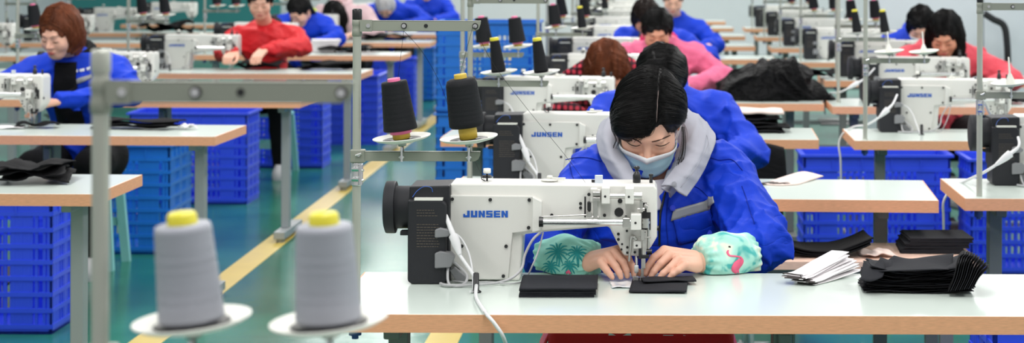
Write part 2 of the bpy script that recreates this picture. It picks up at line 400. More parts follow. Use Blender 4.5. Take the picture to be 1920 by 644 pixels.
    r.box(q(1203, 0)[0], q(1210, 0)[0], -.03, -.016, q(0, 450)[1], q(0, 430)[1]); r.box(q(1199, 0)[0], q(1222, 0)[0], -.02, -.012, q(0, 447)[1], q(0, 444)[1]); r.build('presser_linkage', M_steel, t, bevel=.001)
    r = MB(); r.cyl((q(1214, 0)[0], -.012, q(0, 473)[1]), (q(1224, 0)[0], -.012, q(0, 473)[1]), .0068, n=14); r.box(q(1201, 0)[0], q(1219, 0)[0], -.02, -.004, q(0, 485)[1], q(0, 478)[1])
    r.box(q(1199, 0)[0], q(1205, 0)[0], -.022, -.004, q(0, 486)[1], q(0, 466)[1]); r.cyl((q(1233, 0)[0], .02, q(0, 432)[1]), (q(1236.5, 0)[0], .02, q(0, 432)[1]), .006, n=12); r.build('head_knob', M_blk2, t, bevel=.001)
    r = MB(); r.tube([(q(x, y)[0], -.012, q(x, y)[1]) for x, y in ((1190, 452), (1194, 449), (1191, 445), (1186, 445), (1184, 450), (1183, 470), (1181, 491))], [.0035, .0042, .0045, .0045, .0038, .0032, .003], 10); r.cyl((q(1187, 447)[0], -.008, q(0, 448)[1]), (q(1187, 447)[0], .01, q(0, 448)[1]), .007, n=16)
    r.build('presser_lever', M_steel, t)
    r = MB(); r.cyl((q(1195, 0)[0], -.006, q(0, 514)[1]), (q(1195, 0)[0], -.006, q(0, 482)[1]), .0035, n=10); r.cyl((q(1195.5, 0)[0], -.006, q(0, 532)[1]), (q(1195.5, 0)[0], -.006, q(0, 512)[1]), .0012, n=6)
    r.box(q(1191, 0)[0], q(1199, 0)[0], -.012, .0, q(0, 512)[1], q(0, 499)[1]); r.build('needle_bar', M_chrome, t, bevel=.0008)
    r = MB(); r.box(q(1204, 0)[0], q(1212, 0)[0], -.012, .0, q(0, 505)[1], q(0, 484)[1]); r.prism([q(1203, 505), q(1209, 505), q(1209, 520), q(1203, 531), q(1200, 531), q(1204, 515)], -.008, -.002); r.prism([q(1189, 527), q(1206, 529), q(1203, 533), q(1192, 533), q(1187, 531)], -.015, .005); r.prism([q(1188, 519), q(1199, 521), q(1199, 529), q(1190, 531)], -.008, -.003)
    r.build('presser_foot', M_steel, t, bevel=.0008)
    QY[0] = 0.0
    r = MB()
    x, z0 = q(911, 347); r.cyl((x, .06, z0), (x, .06, z0+.022), .0022, n=8); r.cyl((x-.001, .06, z0+.009), (x-.001, .06, z0+.011), .013, n=18); r.cyl((x, .06, z0+.013), (x, .06, z0+.015), .0105, n=18); r.tube([(x-.003, .058, z0), (x-.012, .05, z0+.006), (x-.014, .05, z0+.014), (x-.006, .05, z0+.012)], .0012, 6)
    r.cyl((q(1113, 0)[0], .05, z0), (q(1113, 0)[0], .05, z0+.006), .005, n=10)
    r.build('thread_tension_post', M_dark, t)
    r = MB(); r.lathe([(.0001, .0), (.0085, 0), (.0095, .004), (.0085, .012), (.0001, .0125)], Matrix.Translation((x, .06, z0+.019)), 16); r.build('tension_knob', M_plast, t)
    r = MB(); x, z0 = q(1030, 346); r.lathe([(.0001, .0), (.021, .001), (.021, .004), (.006, .006), (.0001, .006)], Matrix.Translation((x, .06, z0)), 24); r.lathe([(.004, .004), (.008, .009), (.006, .013), (.0001, .014)], Matrix.Translation((x, .06, z0)), 16)
    r.box(x+.005, x+.038, .052, .056, z0+.006, z0+.009); r.box(x+.02, x+.036, .046, .05, z0+.002, z0+.006); r.build('bobbin_winder', M_plast, t)
    r = MB(); r.box(q(1116, 0)[0], q(1131, 0)[0], .03, .034, q(0, 349)[1], q(0, 332)[1]); r.build('clear_tab', mat('cloudy_acrylic', hx(205, 212, 222), .15), t, bevel=.001)
    r = MB(); x, z0 = q(1195, 348)
    r.lathe([(.0085, 0), (.0095, .002), (.0095, .018), (.0078, .021), (.0068, .026), (.0045, .027), (.0042, .033), (.0072, .034), (.0075, .038), (.005, .04), (.0001, .0405)], Matrix.Translation((x, .05, z0)), 20)
    x = q(1222, 0)[0]; r.lathe([(.0042, 0), (.0042, .016), (.0055, .017), (.0055, .021), (.0001, .022)], Matrix.Translation((x, .05, z0)), 14); r.build('pressure_knob', M_blk2, t)
    # rest peg on the table
    r = MB(); x = q(905, 0)[0]; r.lathe([(.0001, .0), (.012, .0), (.012, .003), (.0072, .006), (.0066, .044), (.004, .046), (.0001, .046)], Matrix.Translation((x, -.16, .0)), 16); r.build('rest_peg', M_blk2, t)
    # cables : white mains with connector, grey pair beside the column
    def W(px, py, y): return Vector(((px-844)/S+(px-CX)/F*y, y, max(.003, (530-py)/S-(py-CY)/F*y)))
    def Z(px, py, z=.004):  # lying on the table
        p = on_z(px, py, .76+z); o = P(844, 530, 4.935); return p-o
    c1 = MB(); pth = bezier([W(839, 409, -.03), W(842, 422, -.045), W(852, 445, -.06), W(858, 470, -.07), W(872, 492, -.09), W(886, 512, -.11), W(895, 530, -.14)]+[Z(895, 560), Z(912, 588, .006)], 6)
    e = P(915, 593, 4.472)-P(844, 530, 4.935)
    pth += bezier([e, P(930, 610, 4.462)-P(844, 530, 4.935), P(948, 640, 4.47)-P(844, 530, 4.935), P(958, 690, 4.55)-P(844, 530, 4.935), P(950, 800, 4.65)-P(844, 530, 4.935)], 6)
    c1.tube(pth, .0042, 10); cb = c1.build('power_cable', M_cable, t)
    c1 = MB(); c1.tube([W(838, 406, -.03), W(845, 426, -.05), W(851, 441, -.062), W(852, 444, -.062), W(858, 462, -.068), W(864, 480, -.08)], [.004, .006, .0065, .0115, .0105, .005], 14); c1.build('cable_connector', M_cable, cb)
    c1 = MB(); c1.tube(bezier([W(1016, 437, -.015), W(1000, 452, -.02), W(986, 480, -.02), W(980, 505, -.03), W(960, 524, -.05), Z(930, 533), Z(880, 537), Z(845, 536), W(842, 500, -.035)], 6), .0032, 8); c1.build('sensor_cable', M_gcable, t)
    c1 = MB(); c1.tube(bezier([W(1020, 437, -.015), W(1012, 470, -.02), W(1000, 500, -.03), Z(985, 528), Z(958, 534), Z(920, 531), Z(880, 532), Z(850, 528)], 6), .002, 8); c1.build('sensor_cable', M_gcable, t)
    c1 = MB(); c1.tube(bezier([W(842, 438, -.03), W(862, 445, -.04), W(878, 470, -.06), W(886, 500, -.08), Z(890, 545), Z(884, 549)], 6), .0026, 8); c1.build('plug_cable', M_cable, t)
    c1 = MB(); c1.tube(bezier([W(848, 490, -.03), W(866, 505, -.04), W(878, 520, -.05), Z(870, 536), Z(840, 537), Z(828, 534)], 6), .0035, 8); c1.build('plug_cable', M_gcable, t)
    c1 = MB(); c1.prism([q(846, 505), q(856, 500), q(880, 518), q(876, 527), q(860, 527)], -.03, -.012); c1.build('motor_plug', M_conn, t, bevel=.003)
    return t
MACH_SKIP_FAR = ('screws_and_slots', 'rating_text', 'thread_tension_post', 'clear_tab', 'plug_cable', 'power_cable', 'sensor_cable', 'upper_rod', 'feed_link', 'presser_lever', 'link_cover', 'needle_bar', 'rod_collar', 'rod_clamp', 'take_up_linkage', 'tension_knob')
# ------------------------------------------------------------------ thread stand; origin where the pole meets the table (z .76)
def saucer(M, parent, spike=False):
    b = MB(); b.lathe([(.0001, .0), (.012, .0), (.03, .002), (.055, .008), (.0635, .0125), (.064, .0145), (.061, .0145), (.05, .010), (.03, .006), (.0001, .006)], M, 40)
    o = b.build('cone_plate', M_plast, parent)
    c = MB(); c.lathe([(.0001, .0065), (.03, .0065), (.041, .0085), (.042, .0095), (.0001, .0095)], M, 30)
    if not spike: c.build('foam_pad', M_blk2, o)
    if spike:
        c = MB(); c.lathe([(.016, .006), (.014, .02), (.006, .04), (.0035, .044), (.0026, .095), (.0001, .097)], M, 16); c.build('cone_spindle', M_plast, o)
    c = MB(); c.lathe([(.0001, -.018), (.0025, -.018), (.0025, -.008), (.009, -.006), (.0095, 0), (.0001, 0)], M, 14)
    c.build('plate_stem', M_steel, parent)
    return o
def make_stand(label, spike=False, zoff=0):
    t = thing('thread_stand', label, 'thread stand', group='thread stands at the machine tables')
    b = MB(); b.cyl((0, 0, 0), (0, 0, .645), .0094, n=24); b.lathe([(.0001, .0), (.013, .0), (.0125, .003), (.0094, .004)], None, 20); b.build('pole', M_pole, t)
    b = MB(); b.lathe([(.0102, .632), (.0108, .634), (.0108, .654), (.009, .657), (.0001, .657)], None, 24); b.build('pole_cap', M_blk2, t)
    b = MB(); b.lathe([(.0094, .596), (.0112, .598), (.0112, .61), (.0104, .612), (.0104, .62), (.0112, .622), (.0112, .632), (.0094, .634)], None, 24)
    b.box(.008, .034, -.0125, -.0085, .607, .633); b.build('clamp', M_stand, t)
    for z0, z1, L, nm in ((.6085, .6315, .272, 'thread_bar'), (.323, .344, .272, 'cone_bar')):
        b = MB(); c = z1-.003
        b.prism([(.018, z0), (L-.012, z0), (L-.004, z0+.005), (L, z1-.006), (L, z1), (.018, z1)], -.0095, -.0075); b.box(.018, L-.001, -.0095, .013, z1-.002, z1)
        bo = b.build(nm, M_stand, t, bevel=.0008)
        xs = (.026, .104, .26) if nm == 'thread_bar' else ()
        for x in xs:
            s = MB(); zc = (z0+z1)/2; s.cyl((x, -.015, zc), (x, -.009, zc), .0046, n=14); s.build('bar_screw', M_chrome, bo)
            if x > .05:
                s = MB(); s.cyl((x, -.0106, zc), (x, -.009, zc), .0066, n=16); s.build('grommet', M_blk2, bo)
        if nm == 'thread_bar':
            s = MB(); s.cyl((.152, -.0102, zc), (.152, -.009, zc), .0045, n=14); s.build('bar_hole', M_dark, bo)
        else:
            for x in (.1, .247):
                s = MB(); s.cyl((x-.006, -.012, z1-.012), (x+.006, -.012, z1-.012), .002, n=8); s.cyl((x, -.012, z1-.022), (x, -.012, z1+.01), .0028, n=10); s.cyl((x, -.012, z1-.016), (x, -.012, z1-.009), .005, n=6); s.build('wing_nut', M_chrome, bo)
    b = MB(); b.box(-.013, .019, -.013, .013, .319, .348); b.build('clamp', M_stand, t, bevel=.003)
    b = MB(); b.cyl((.006, -.0155, .337), (.006, -.012, .337), .004, n=10); b.cyl((.0, -.018, .336), (.013, -.019, .341), .0022, n=8); b.build('clamp_screw', M_chrome, t)
    b = MB(); b.lathe([(.0094, .268), (.0118, .269), (.0118, .318), (.0094, .32)], None, 16); b.box(.007, .013, -.014, .01, .27, .316); b.cyl((-.008, -.012, .283), (.007, -.014, .283), .0055, n=6); b.cyl((-.008, -.012, .305), (.007, -.014, .305), .0055, n=6); b.cyl((.012, -.005, .28), (.017, -.005, .28), .003, n=6); b.cyl((.012, -.005, .302), (.017, -.005, .302), .003, n=6)
    b.build('pole_coupler', M_chrome, t, bevel=.001)
    for x in (.1, .247):
        saucer(Matrix.Translation((x, -.001, .362)) @ Matrix.Rotation(math.radians(-5), 4, 'Y') @ Matrix.Rotation(math.radians(3.2), 4, 'X'), t, spike)
    b = MB(); b.cyl((-.002, 0, -.06), (-.002, 0, -.0405), .014, n=16); b.cyl((-.002, 0, -.068), (-.002, 0, -.06), .008, n=6); b.build('pole_nut', M_bolt, t)
    return t
# cone of thread, origin at its foot
def make_cone(label, kind):
    t = thing('thread_cone', label, 'thread cone')
    if kind == 'pink':      # straight sided, pink ends
        prof = [(.012, .019), (.0365, .02), (.0375, .023), (.0365, .029), (.0285, .124), (.0272, .1275), (.01, .128)]; th = M_thread
        tip = (M_pink, [(.0001, .1345), (.0135, .1345), (.014, .1325), (.014, .124)]); foot = (M_ochre, [(.018, .0), (.0195, .001), (.0195, .012), (.018, .018)])
        ex = (M_pink, [(.0195, .011), (.0235, .012), (.0245, .015), (.023, .0195)])
    elif kind == 'ochre':   # fat full cone on ochre core
        prof = [(.02, .026), (.0345, .027), (.0385, .031), (.039, .038), (.0345, .122), (.0315, .131), (.025, .1345), (.01, .135)]; th = M_thread
        tip = (M_ochre, [(.0001, .1445), (.0135, .1445), (.0142, .1425), (.0145, .13)]); foot = (M_ochre, [(.0165, .0), (.0195, .001), (.0205, .018), (.0195, .03)]); ex = None
    elif kind == 'slim':    # thin cone with yellow tip
        prof = [(.01, .003), (.025, .004), (.0255, .008), (.0165, .108), (.015, .112), (.01, .1125)]; th = M_thread
        tip = (M_yel, [(.0001, .121), (.0145, .121), (.0155, .118), (.0155, .11)]); foot = (M_blk2, [(.02, .0), (.023, .001), (.0235, .006)]); ex = None
    else:
        prof = [(.02, .002), (.0345, .003), (.0355, .007), (.0305, .102), (.029, .1065), (.01, .108)]; th = M_gthread
        tip = (M_yel, [(.0001, .120), (.0135, .120), (.016, .1165), (.0165, .105)]); foot = (M_yel, [(.02, .0), (.023, .001), (.0235, .006)]); ex = None
    b = MB(); pr = []
    for i in range(len(prof)-1):
        (r0, z0), (r1, z1) = prof[i], prof[i+1]; n = 28 if abs(z1-z0) > .05 else 1
        for j in range(n):
            u = j/n; w = .0002*math.sin(j*2.1)+.00012*math.sin(j*4.7) if n > 1 else 0; pr.append((r0+(r1-r0)*u+w, z0+(z1-z0)*u))
    pr.append(prof[-1]); b.lathe(pr, None, 40); b.build('wound_thread', th, t)
    b = MB(); b.lathe(tip[1], None, 28); b.build('cone_tip', tip[0], t)
    b = MB(); b.lathe(foot[1], None, 28); b.build('cone_core', foot[0], t)
    if ex:
        b = MB(); b.lathe(ex[1], None, 28); b.build('cone_rim', ex[0], t)
    return t
# ------------------------------------------------------------------ perforated crate, origin bottom centre
def make_crate(label, w, d, h, mt, group):
    t = thing('plastic_crate', label, 'crate', group=group)
    def panel(L, M):
        b = MB(); nr = max(4, round(h/.085)); z0, z1 = .03, h-.075; th = .012
        for i in range(nr+1):
            z = z0+(z1-z0)*i/nr; b.box(-L/2, L/2, -.004, th, z-.009, z+.009, M)
        n = int(L/.031); wide = {0, n}
        for i in range(n+1):
            x = -L/2+L*i/n; k = .02 if i in (0, n) or i == n//2 else .0062
            b.box(x-k if i else x, x+k if i < n else x, 0, th-.003, z0, z1, M)
        for u in (.17, .83):
            b.box(-L/2+L*u-.045, -L/2+L*u+.045, .001, th-.004, z0, z1, M)
        b.box(-L/2, L/2, 0, th, z1, h-.004, M); b.box(-L/2, L/2, 0, th, .0, z0, M)
        for i in range(1, 5): b.box(-L/2+L*i/5-.004, -L/2+L*i/5+.004, -.006, .0, z1, h-.01, M)
        return b
    T = Matrix.Translation
    for L, M in ((w, T((0, -d/2, 0))), (w, T((0, d/2, 0)) @ Matrix.Rotation(PI, 4, 'Z')), (d, T((-w/2, 0, 0)) @ Matrix.Rotation(-PI/2, 4, 'Z')), (d, T((w/2, 0, 0)) @ Matrix.Rotation(PI/2, 4, 'Z'))):
        panel(L, M).build('side_wall', mt, t)
    b = MB(); b.box(-w/2, w/2, -d/2, d/2, 0, .012); b.build('base', mt, t)
    b = MB(); k = .016
    for x0, x1, y0, y1 in ((-w/2-k, w/2+k, -d/2-k, -d/2+.004), (-w/2-k, w/2+k, d/2-.004, d/2+k), (-w/2-k, -w/2+.004, -d/2, d/2), (w/2-.004, w/2+k, -d/2, d/2)): b.box(x0, x1, y0, y1, h-.012, h)
    b.build('rim', mt, t)
    return t
# ------------------------------------------------------------------ work chair
def make_chair(label):
    t = thing('work_chair', label, 'chair', group='swivel work chairs')
    b = MB(); b.box(-.21, .21, -.2, .2, .37, .425); b.build('seat', M_blk2, t, bevel=.025, seg=3)
    b = MB(); b.cyl((0, 0, .1), (0, 0, .37), .025); b.build('gas_column', M_chrome, t)
    for k in range(5):
        a = k*2*PI/5+.3; c, s = math.cos(a), math.sin(a)
        b = MB(); b.tube([(0, 0, .12), (c*.15, s*.15, .105), (c*.28, s*.28, .07)], [.024, .02, .015], 8); l = b.build('base_leg', M_legs, t)
        b = MB(); b.cyl((c*.28-s*.014, s*.28+c*.014, .028), (c*.28+s*.014, s*.28-c*.014, .028), .028, n=14); b.cyl((c*.28, s*.28, .04), (c*.28, s*.28, .07), .006, n=8); b.build('caster', M_blk2, l)
    return t
# ------------------------------------------------------------------ the hall
def struct(o): o['kind'] = 'structure'; return o
def floor_mat():
    m = bpy.data.materials.new('green_epoxy_floor'); m.use_nodes = True; nt = m.node_tree; b = nt.nodes['Principled BSDF']
    b.inputs['Roughness'].default_value = .2; b.inputs['Specular IOR Level'].default_value = .22; b.inputs['Coat Weight'].default_value = .0; b.inputs['Coat Roughness'].default_value = .05
    tc = nt.nodes.new('ShaderNodeTexCoord')
    n = nt.nodes.new('ShaderNodeTexNoise'); n.inputs['Scale'].default_value = 1.3; n.inputs['Detail'].default_value = 5
    r = nt.nodes.new('ShaderNodeValToRGB'); r.color_ramp.elements[0].position = .3; r.color_ramp.elements[1].position = .72
    r.color_ramp.elements[0].color = (*hx(22, 98, 82), 1); r.color_ramp.elements[1].color = (*hx(52, 134, 110), 1)
    nt.links.new(tc.outputs['Object'], n.inputs['Vector']); nt.links.new(n.outputs['Fac'], r.inputs['Fac']); nt.links.new(r.outputs['Color'], b.inputs['Base Color'])
    n2 = nt.nodes.new('ShaderNodeTexNoise'); n2.inputs['Scale'].default_value = 9; n2.inputs['Detail'].default_value = 3
    bp = nt.nodes.new('ShaderNodeBump'); bp.inputs['Strength'].default_value = .12; bp.inputs['Distance'].default_value = .01
    nt.links.new(tc.outputs['Object'], n2.inputs['Vector']); nt.links.new(n2.outputs['Fac'], bp.inputs['Height']); nt.links.new(bp.outputs['Normal'], b.inputs['Normal'])
    return m
b = MB(); b.box(-9, 6, 1, 36, -.1, 0); struct(b.build('floor', floor_mat()))
M_line = mat('floor_line_yellow', hx(214, 188, 92), .3, var=.12, vscale=9)
for i, x in enumerate((-1.965, -.8)):
    b = MB(); b.box(x-.065, x+.065, 2, 34, 0, .0015); o = b.build('trim_%d' % (i+1), M_line); struct(o)
M_wall = mat('white_wall_paint', hx(222, 226, 230), .6, var=.03)
b = MB(); b.box(-9, 6, 32, 32.2, 0, 4); struct(b.build('wall_back', M_wall))
b = MB(); b.box(4.6, 4.8, 1, 32, 0, 4); struct(b.build('wall_right', M_wall))
b = MB(); b.box(-9.2, -9, 1, 32, 0, 4); struct(b.build('wall_left', M_wall))
# teal window wall strip far left and columns
M_teal = mat('teal_panel', hx(56, 142, 142), .35)
b = MB(); b.box(-8.8, -5.6, 31.9, 32.02, .3, 2.4); struct(b.build('door_1', M_teal))
# pale partition on the right with a black pipe
M_part = mat('pale_grey_panel', hx(206, 212, 218), .4, var=.02)
b = MB()
for i in range(5):
    b.box(1.72+i*.92, 2.63+i*.92, 16.2, 16.26, .12, 2.6)
o = b.build('wall_partition', M_part, bevel=.004); struct(o)
b = MB(); b.box(1.7, 6, 16.18, 16.28, 0, .12); struct(b.build('baseboard_partition', mat('grey_skirting', hx(150, 156, 158), .5)))
b = MB(); b.tube(bezier([P(1845, 25, 16.0), P(1862, 36, 16.0), P(1882, 48, 16.0), P(1888, 80, 16.0), P(1890, 130, 16.0), P(1891, 150, 16.0), P(1891, 284, 16.0)], 6), .027, 12)
tag(b.build('black_hose', M_blk2), 'thick black hose curving down the pale grey partition on the right', 'hose')
# ------------------------------------------------------------------ light
w = bpy.data.worlds.new('World'); bpy.context.scene.world = w; w.use_nodes = True
w.node_tree.nodes['Background'].inputs[0].default_value = (.97, .99, .985, 1); w.node_tree.nodes['Background'].inputs[1].default_value = .52
def area(x, y, z, sx, sy, e):
    l = bpy.data.lights.new('ceiling_light', 'AREA'); l.shape = 'RECTANGLE'; l.size = sx; l.size_y = sy; l.energy = e; l.color = (1, .985, .96)
    o = bpy.data.objects.new('ceiling_light', l); COL.objects.link(o); o.location = (x, y, z)
for x in (-3.4, -.2, 3.0):
    for y in (2.8, 8.6, 15, 22, 28): area(x, y, 3.6, .5, 4.2, 105)
cam = bpy.data.cameras.new('camera'); co = bpy.data.objects.new('camera', cam); COL.objects.link(co)
cam.sensor_width = 36; cam.lens = F/1920*36; cam.shift_x = -(CX-960)/1920; cam.shift_y = -(322-CY)/1920
co.matrix_world = Matrix.Translation((0, 0, H)) @ Matrix.Rotation(-ROLL, 4, 'Y') @ Matrix.Rotation(PI/2, 4, 'X')
cam.dof.use_dof = True; cam.dof.focus_distance = 4.95; cam.dof.aperture_fstop = 6.3; cam.clip_end = 100
sc = bpy.context.scene; sc.camera = co
sc.view_settings.view_transform = 'Standard'; sc.view_settings.look = 'None'; sc.view_settings.gamma = 1; sc.view_settings.exposure = -.12
# ------------------------------------------------------------------ work stations
ORD = ['nearest', 'second', 'third', 'fourth', 'fifth', 'sixth', 'seventh', 'eighth', 'ninth', 'tenth', 'eleventh']
LINE = {'C': 'middle line', 'L': 'line beside the aisle', 'R': 'right-hand line', 'F': 'line along the far left'}
def rowname(col, i): return '%s row, %s' % (ORD[i], LINE[col])
TAB0 = MACH0 = None
ROW = {}
def lab(kind, col, i):
    sp = {
     ('table', 'C', 0): 'white-topped sewing table with beech edge in front, under the masked woman\'s hands',
     ('table', 'C', 1): 'white sewing table holding a cream cloth, right behind the masked woman',
     ('table', 'C', 2): 'white sewing table with black cloths under a cream cloth, third of the middle line',
     ('table', 'C', 3): 'sewing table carrying the big mound of black fabric',
     ('table', 'L', 0): 'white sewing table with crumpled black cloth in the lower left corner',
     ('table', 'L', 1): 'white sewing table where the brown-haired woman in blue works',
     ('table', 'L', 3): 'sewing table the person in the red jacket works at',
     ('table', 'R', 0): 'white sewing table at the right picture edge with a power cable over its corner',
     ('table', 'R', 1): 'white sewing table in front of the woman in the coral jacket, blue crates below',
     ('mach', 'C', 0): 'white sewing machine in focus with black motor, in front of the masked woman',
     ('mach', 'C', 1): 'white sewing machine directly behind the focused one, lettering readable left of the grey hood',
     ('mach', 'C', 2): 'white sewing machine before the woman in red plaid',
     ('mach', 'L', 1): 'white sewing machine head under the brown-haired woman\'s hand',
     ('mach', 'L', 3): 'white sewing machine left of the person in the red jacket',
     ('mach', 'R', 0): 'sewing machine cut by the right picture edge, only black motor and handwheel showing',
     ('mach', 'R', 1): 'white sewing machine with blue lettering, white power cable looping to its left, above blue crates',
     ('mach', 'R', 2): 'white sewing machine right before the woman in the coral jacket',
     ('stand', 'C', 0): 'grey-green thread stand in focus with two black cones',
     ('stand', 'R', 1): 'thread stand with two bare white spindles, in front of the coral jacket',
     ('stand', 'R', 0): 'thread stand at right picture edge with a bare white spindle',
    }
    if (kind, col, i) in sp: return sp[(kind, col, i)]
    return {'table': 'white-topped sewing table, %s', 'mach': 'white sewing machine, %s', 'stand': 'grey thread stand, %s'}[kind] % rowname(col, i)
cones = {k: None for k in ('pink', 'ochre', 'slim', 'grey')}
def put_cone(kind, stand, rz, k, label, tilt=(-7.5, 3.2)):
    x = (.1, .247)[k]; loc = place(stand, rz, (x-.001, -.001, .362+.0098))
    if kind == 'ochre' or kind == 'pink': pass
    src = cones[kind]
    if src is None:
        o = cones[kind] = make_cone(label, kind); o.location = loc
    else: o = dup(src, loc, 0, label)
    o.rotation_euler = (math.radians(tilt[1]), math.radians(tilt[0]), rz); o['group'] = 'cones of thread on the stands'
    return o
STAND = {}
MACH0 = make_machine(lab('mach', 'C', 0)); FIRST = {'t': None, 'l': None}
def station(col, i, xl, yf, rz=0, mach=True, stand=True, sx=.076, sy=.085, zoff=0, mx=.221, my=.452, kinds=('slim', 'pink'), spike=False, w=1.6):
    root = (xl, yf, 0)
    fk = 'l' if col in 'LF' else 't'
    if w != 1.6: t = make_table(w, lab('table', col, i)); t.location = root
    elif FIRST[fk] is None: t = FIRST[fk] = make_table(w, lab('table', col, i), legm=M_legs if fk == 'l' else None); t.location = root; t.rotation_euler[2] = rz
    else: t = dup(FIRST[fk], root, rz, lab('table', col, i))
    t['group'] = 'white sewing tables'
    if mach:
        loc = place(root, rz, (mx, my, .7602))
        if col == 'C' and i == 0: MACH0.location = loc; MACH0.rotation_euler[2] = rz
        else: dup(MACH0, loc, rz, lab('mach', col, i), skip=('power_cable',) if i < 2 and col == 'R' else () if i < 2 else MACH_SKIP_FAR if i > 3 else ('rating_text', 'clear_tab', 'power_cable') if col != 'R' else ('rating_text', 'clear_tab', 'power_cable'))
    if stand:
        sl = place(root, rz, (sx, sy, .7602+zoff)); key = 'spike' if spike else 'std'
        if key not in STAND: STAND[key] = make_stand(lab('stand', col, i), spike); o = STAND[key]; o.location = sl; o.rotation_euler[2] = rz; o['label'] = lab('stand', col, i)
        else: dup(STAND[key], sl, rz, lab('stand', col, i))
        if not spike:
            for k in (0, 1):
                kd = kinds[k] if isinstance(kinds, (list, tuple)) else kinds
                if kd:
                    side = ('left', 'right')[k]
                    L_ = {('C', 0, 0): 'black thread cone with pink ends, left on the focused stand', ('C', 0, 1): 'full black thread cone on ochre core, right on the focused stand'}.get((col, i, k)) or \
                         '%s black thread cone, %s, stand in %s' % ({'slim': 'yellow-tipped', 'pink': 'pink-tipped', 'ochre': 'ochre-tipped'}[kd], side, rowname(col, i))
                    put_cone(kd, sl, rz, k, L_)
    ROW[(col, i)] = (xl, yf, rz)
    return t
R_ = math.radians
station('C', 0, -.684, 4.483, w=1.95, kinds=('pink', 'ochre'), sx=.052, sy=.082)
station('C', 1, -.664, 6.68, -.05, sx=.04, sy=.47, kinds=('slim', 'slim'))
station('C', 2, -.865, 8.81, -.03, sx=.05, sy=.36, kinds=('pink', 'pink'))
station('C', 3, -.66, 10.94, -.03, sx=.05, sy=.7-.12, kinds=('pink', 'slim'))
station('C', 4, -.7, 13.2, kinds=('pink', 'pink'))
station('C', 5, -.62, 15.5, kinds=('pink', 'slim'))
station('C', 6, -.66, 17.7, kinds=('slim', 'pink'))
station('C', 7, -.64, 19.9, kinds=('pink', 'pink'))
station('C', 8, -.66, 22.1, kinds=('pink', 'pink'))
station('C', 9, -.66, 24.3, kinds=('pink', 'pink'))
lx = {0: -3.37, 1: -3.42, 2: -3.42, 3: -3.44, 4: -3.46, 5: -3.48, 6: -3.5, 7: -3.5}
for i, (y, rz) in enumerate(((6.72, -.015), (8.86, -.03), (11.0, -.01), (13.45, -.01), (15.9, -.01), (18.2, -.01), (20.1, 0), (22.4, 0))):
    station('L', i, lx[i], y, rz, kinds=('pink', 'pink'), mach=i > 0, stand=i > 1)
for i, y in enumerate((13.3, 15.6, 17.9, 20.2, 22.6)):
    station('F', i, -5.6-.1*(i>2), y, kinds=('pink', 'pink'))
station('R', 0, 1.026, 6.66, -.01, spike=True, sx=.055, sy=.06, mx=.24, my=.42, zoff=-.006)
station('R', 1, .88, 8.73, -.012, spike=True, sx=.05, sy=.05, mx=.24)
station('R', 2, .965, 10.7, -.01, kinds=('slim', 'slim'), sx=.055, sy=.3, mx=.28)
station('R', 3, 1.12, 12.9, kinds=('pink', 'pink'))
station('R', 4, 1.06, 15.1, kinds=('pink', 'pink'))
station('R', 5, 1.06, 17.4, kinds=('pink', 'pink'))
station('R', 6, 1.06, 19.7, kinds=('pink', 'slim'))
station('R', 7, 1.06, 22.0, kinds=('pink', 'pink'))
# foreground stand on its own table, grey cones
tb = dup(FIRST['t'], (-.66, 2.15, 0), 0, 'sewing table right below the blurred foreground stand', 'white sewing tables')
fs = (P(188, 500, 2.235).x, 2.235, .769)
sf = dup(STAND['std'], fs, 0, 'blurred grey thread stand in the left foreground holding two grey cones')
for c_ in sf.children:
    if c_.name.startswith('pole_cap'): c_.data = c_.data.copy(); c_.data.materials[0] = M_pole; c_.location.z = .008
put_cone('grey', fs, 0, 0, 'blurred grey thread cone with yellow tip, left of the foreground pair', (-5, 3))
put_cone('grey', fs, 0, 1, 'blurred grey thread cone with yellow tip, right of the foreground pair', (-2.5, 3))
# threads running from the cones
def thread(pts, label):
    b = MB(); b.tube(pts, .00045, 5); tag(b.build('sewing_thread', M_thread), label, 'thread', 'threads fed from the cones')
thread([P(746, 150, 4.55), P(757, 58, 4.54)], 'black sewing thread rising from the pink-ended cone to the bar')
thread(bezier([P(757, 58, 4.54), P(790, 95, 4.56), P(822, 150, 4.6), P(848, 220, 4.62)], 5), 'black sewing thread slanting down from the middle screw of the upper bar')
thread([P(862, 141, 4.57), P(886, 52, 4.54)], 'black sewing thread rising from the ochre cone to the bar end')
thread(bezier([P(889, 50, 4.54), P(925, 120, 4.65), P(985, 200, 4.8), P(1060, 292, 4.97), P(1100, 346, 4.98)], 5), 'long black sewing thread from the bar end down to the machine head')
thread([P(878, 278, 4.6), P(908, 338, 5.0)], 'short black sewing thread running into the tension post')
# ------------------------------------------------------------------ crates
def crate_at(px, py, w, d, rz, first, label, mt, group, h=.56, z=0, anchor='r'):
    p = on_z(px, py, z)       # right front bottom corner
    loc = (p.x-w/2, p.y+d/2, z)
    if first[0] is None: o = first[0] = make_crate(label, w, d, h, mt, group); o.location = loc; o.rotation_euler[2] = rz; return o
    return dup(first[0], loc, rz, label, group)
RB, AB = [None], [None]
G1, G2 = 'royal blue slotted crates', 'azure blue crates'
crate_at(97, 628, .72, .4, 0, RB, 'royal blue slotted crate on the floor in the lower left corner', M_crate, G1)
crate_at(460, 386, .72, .5, 0, RB, 'royal blue crate behind the right end of the brown-haired woman\'s table', M_crate, G1)
crate_at(602, 318, .72, .5, 0, RB, 'royal blue crate under the red-jacketed person\'s table', M_crate, G1)
crate_at(748, 270, .72, .5, PI/2, RB, 'royal blue crate by the aisle, behind the focused pole', M_crate, G1)
crate_at(775, 222, .72, .5, 0, RB, 'royal blue crate by the aisle, just left of the pink-ended cone', M_crate, G1)
crate_at(318, 478, .62, .5, 0, AB, 'azure crate behind the left foreground pole beside the woman\'s legs', M_crate2, G2)
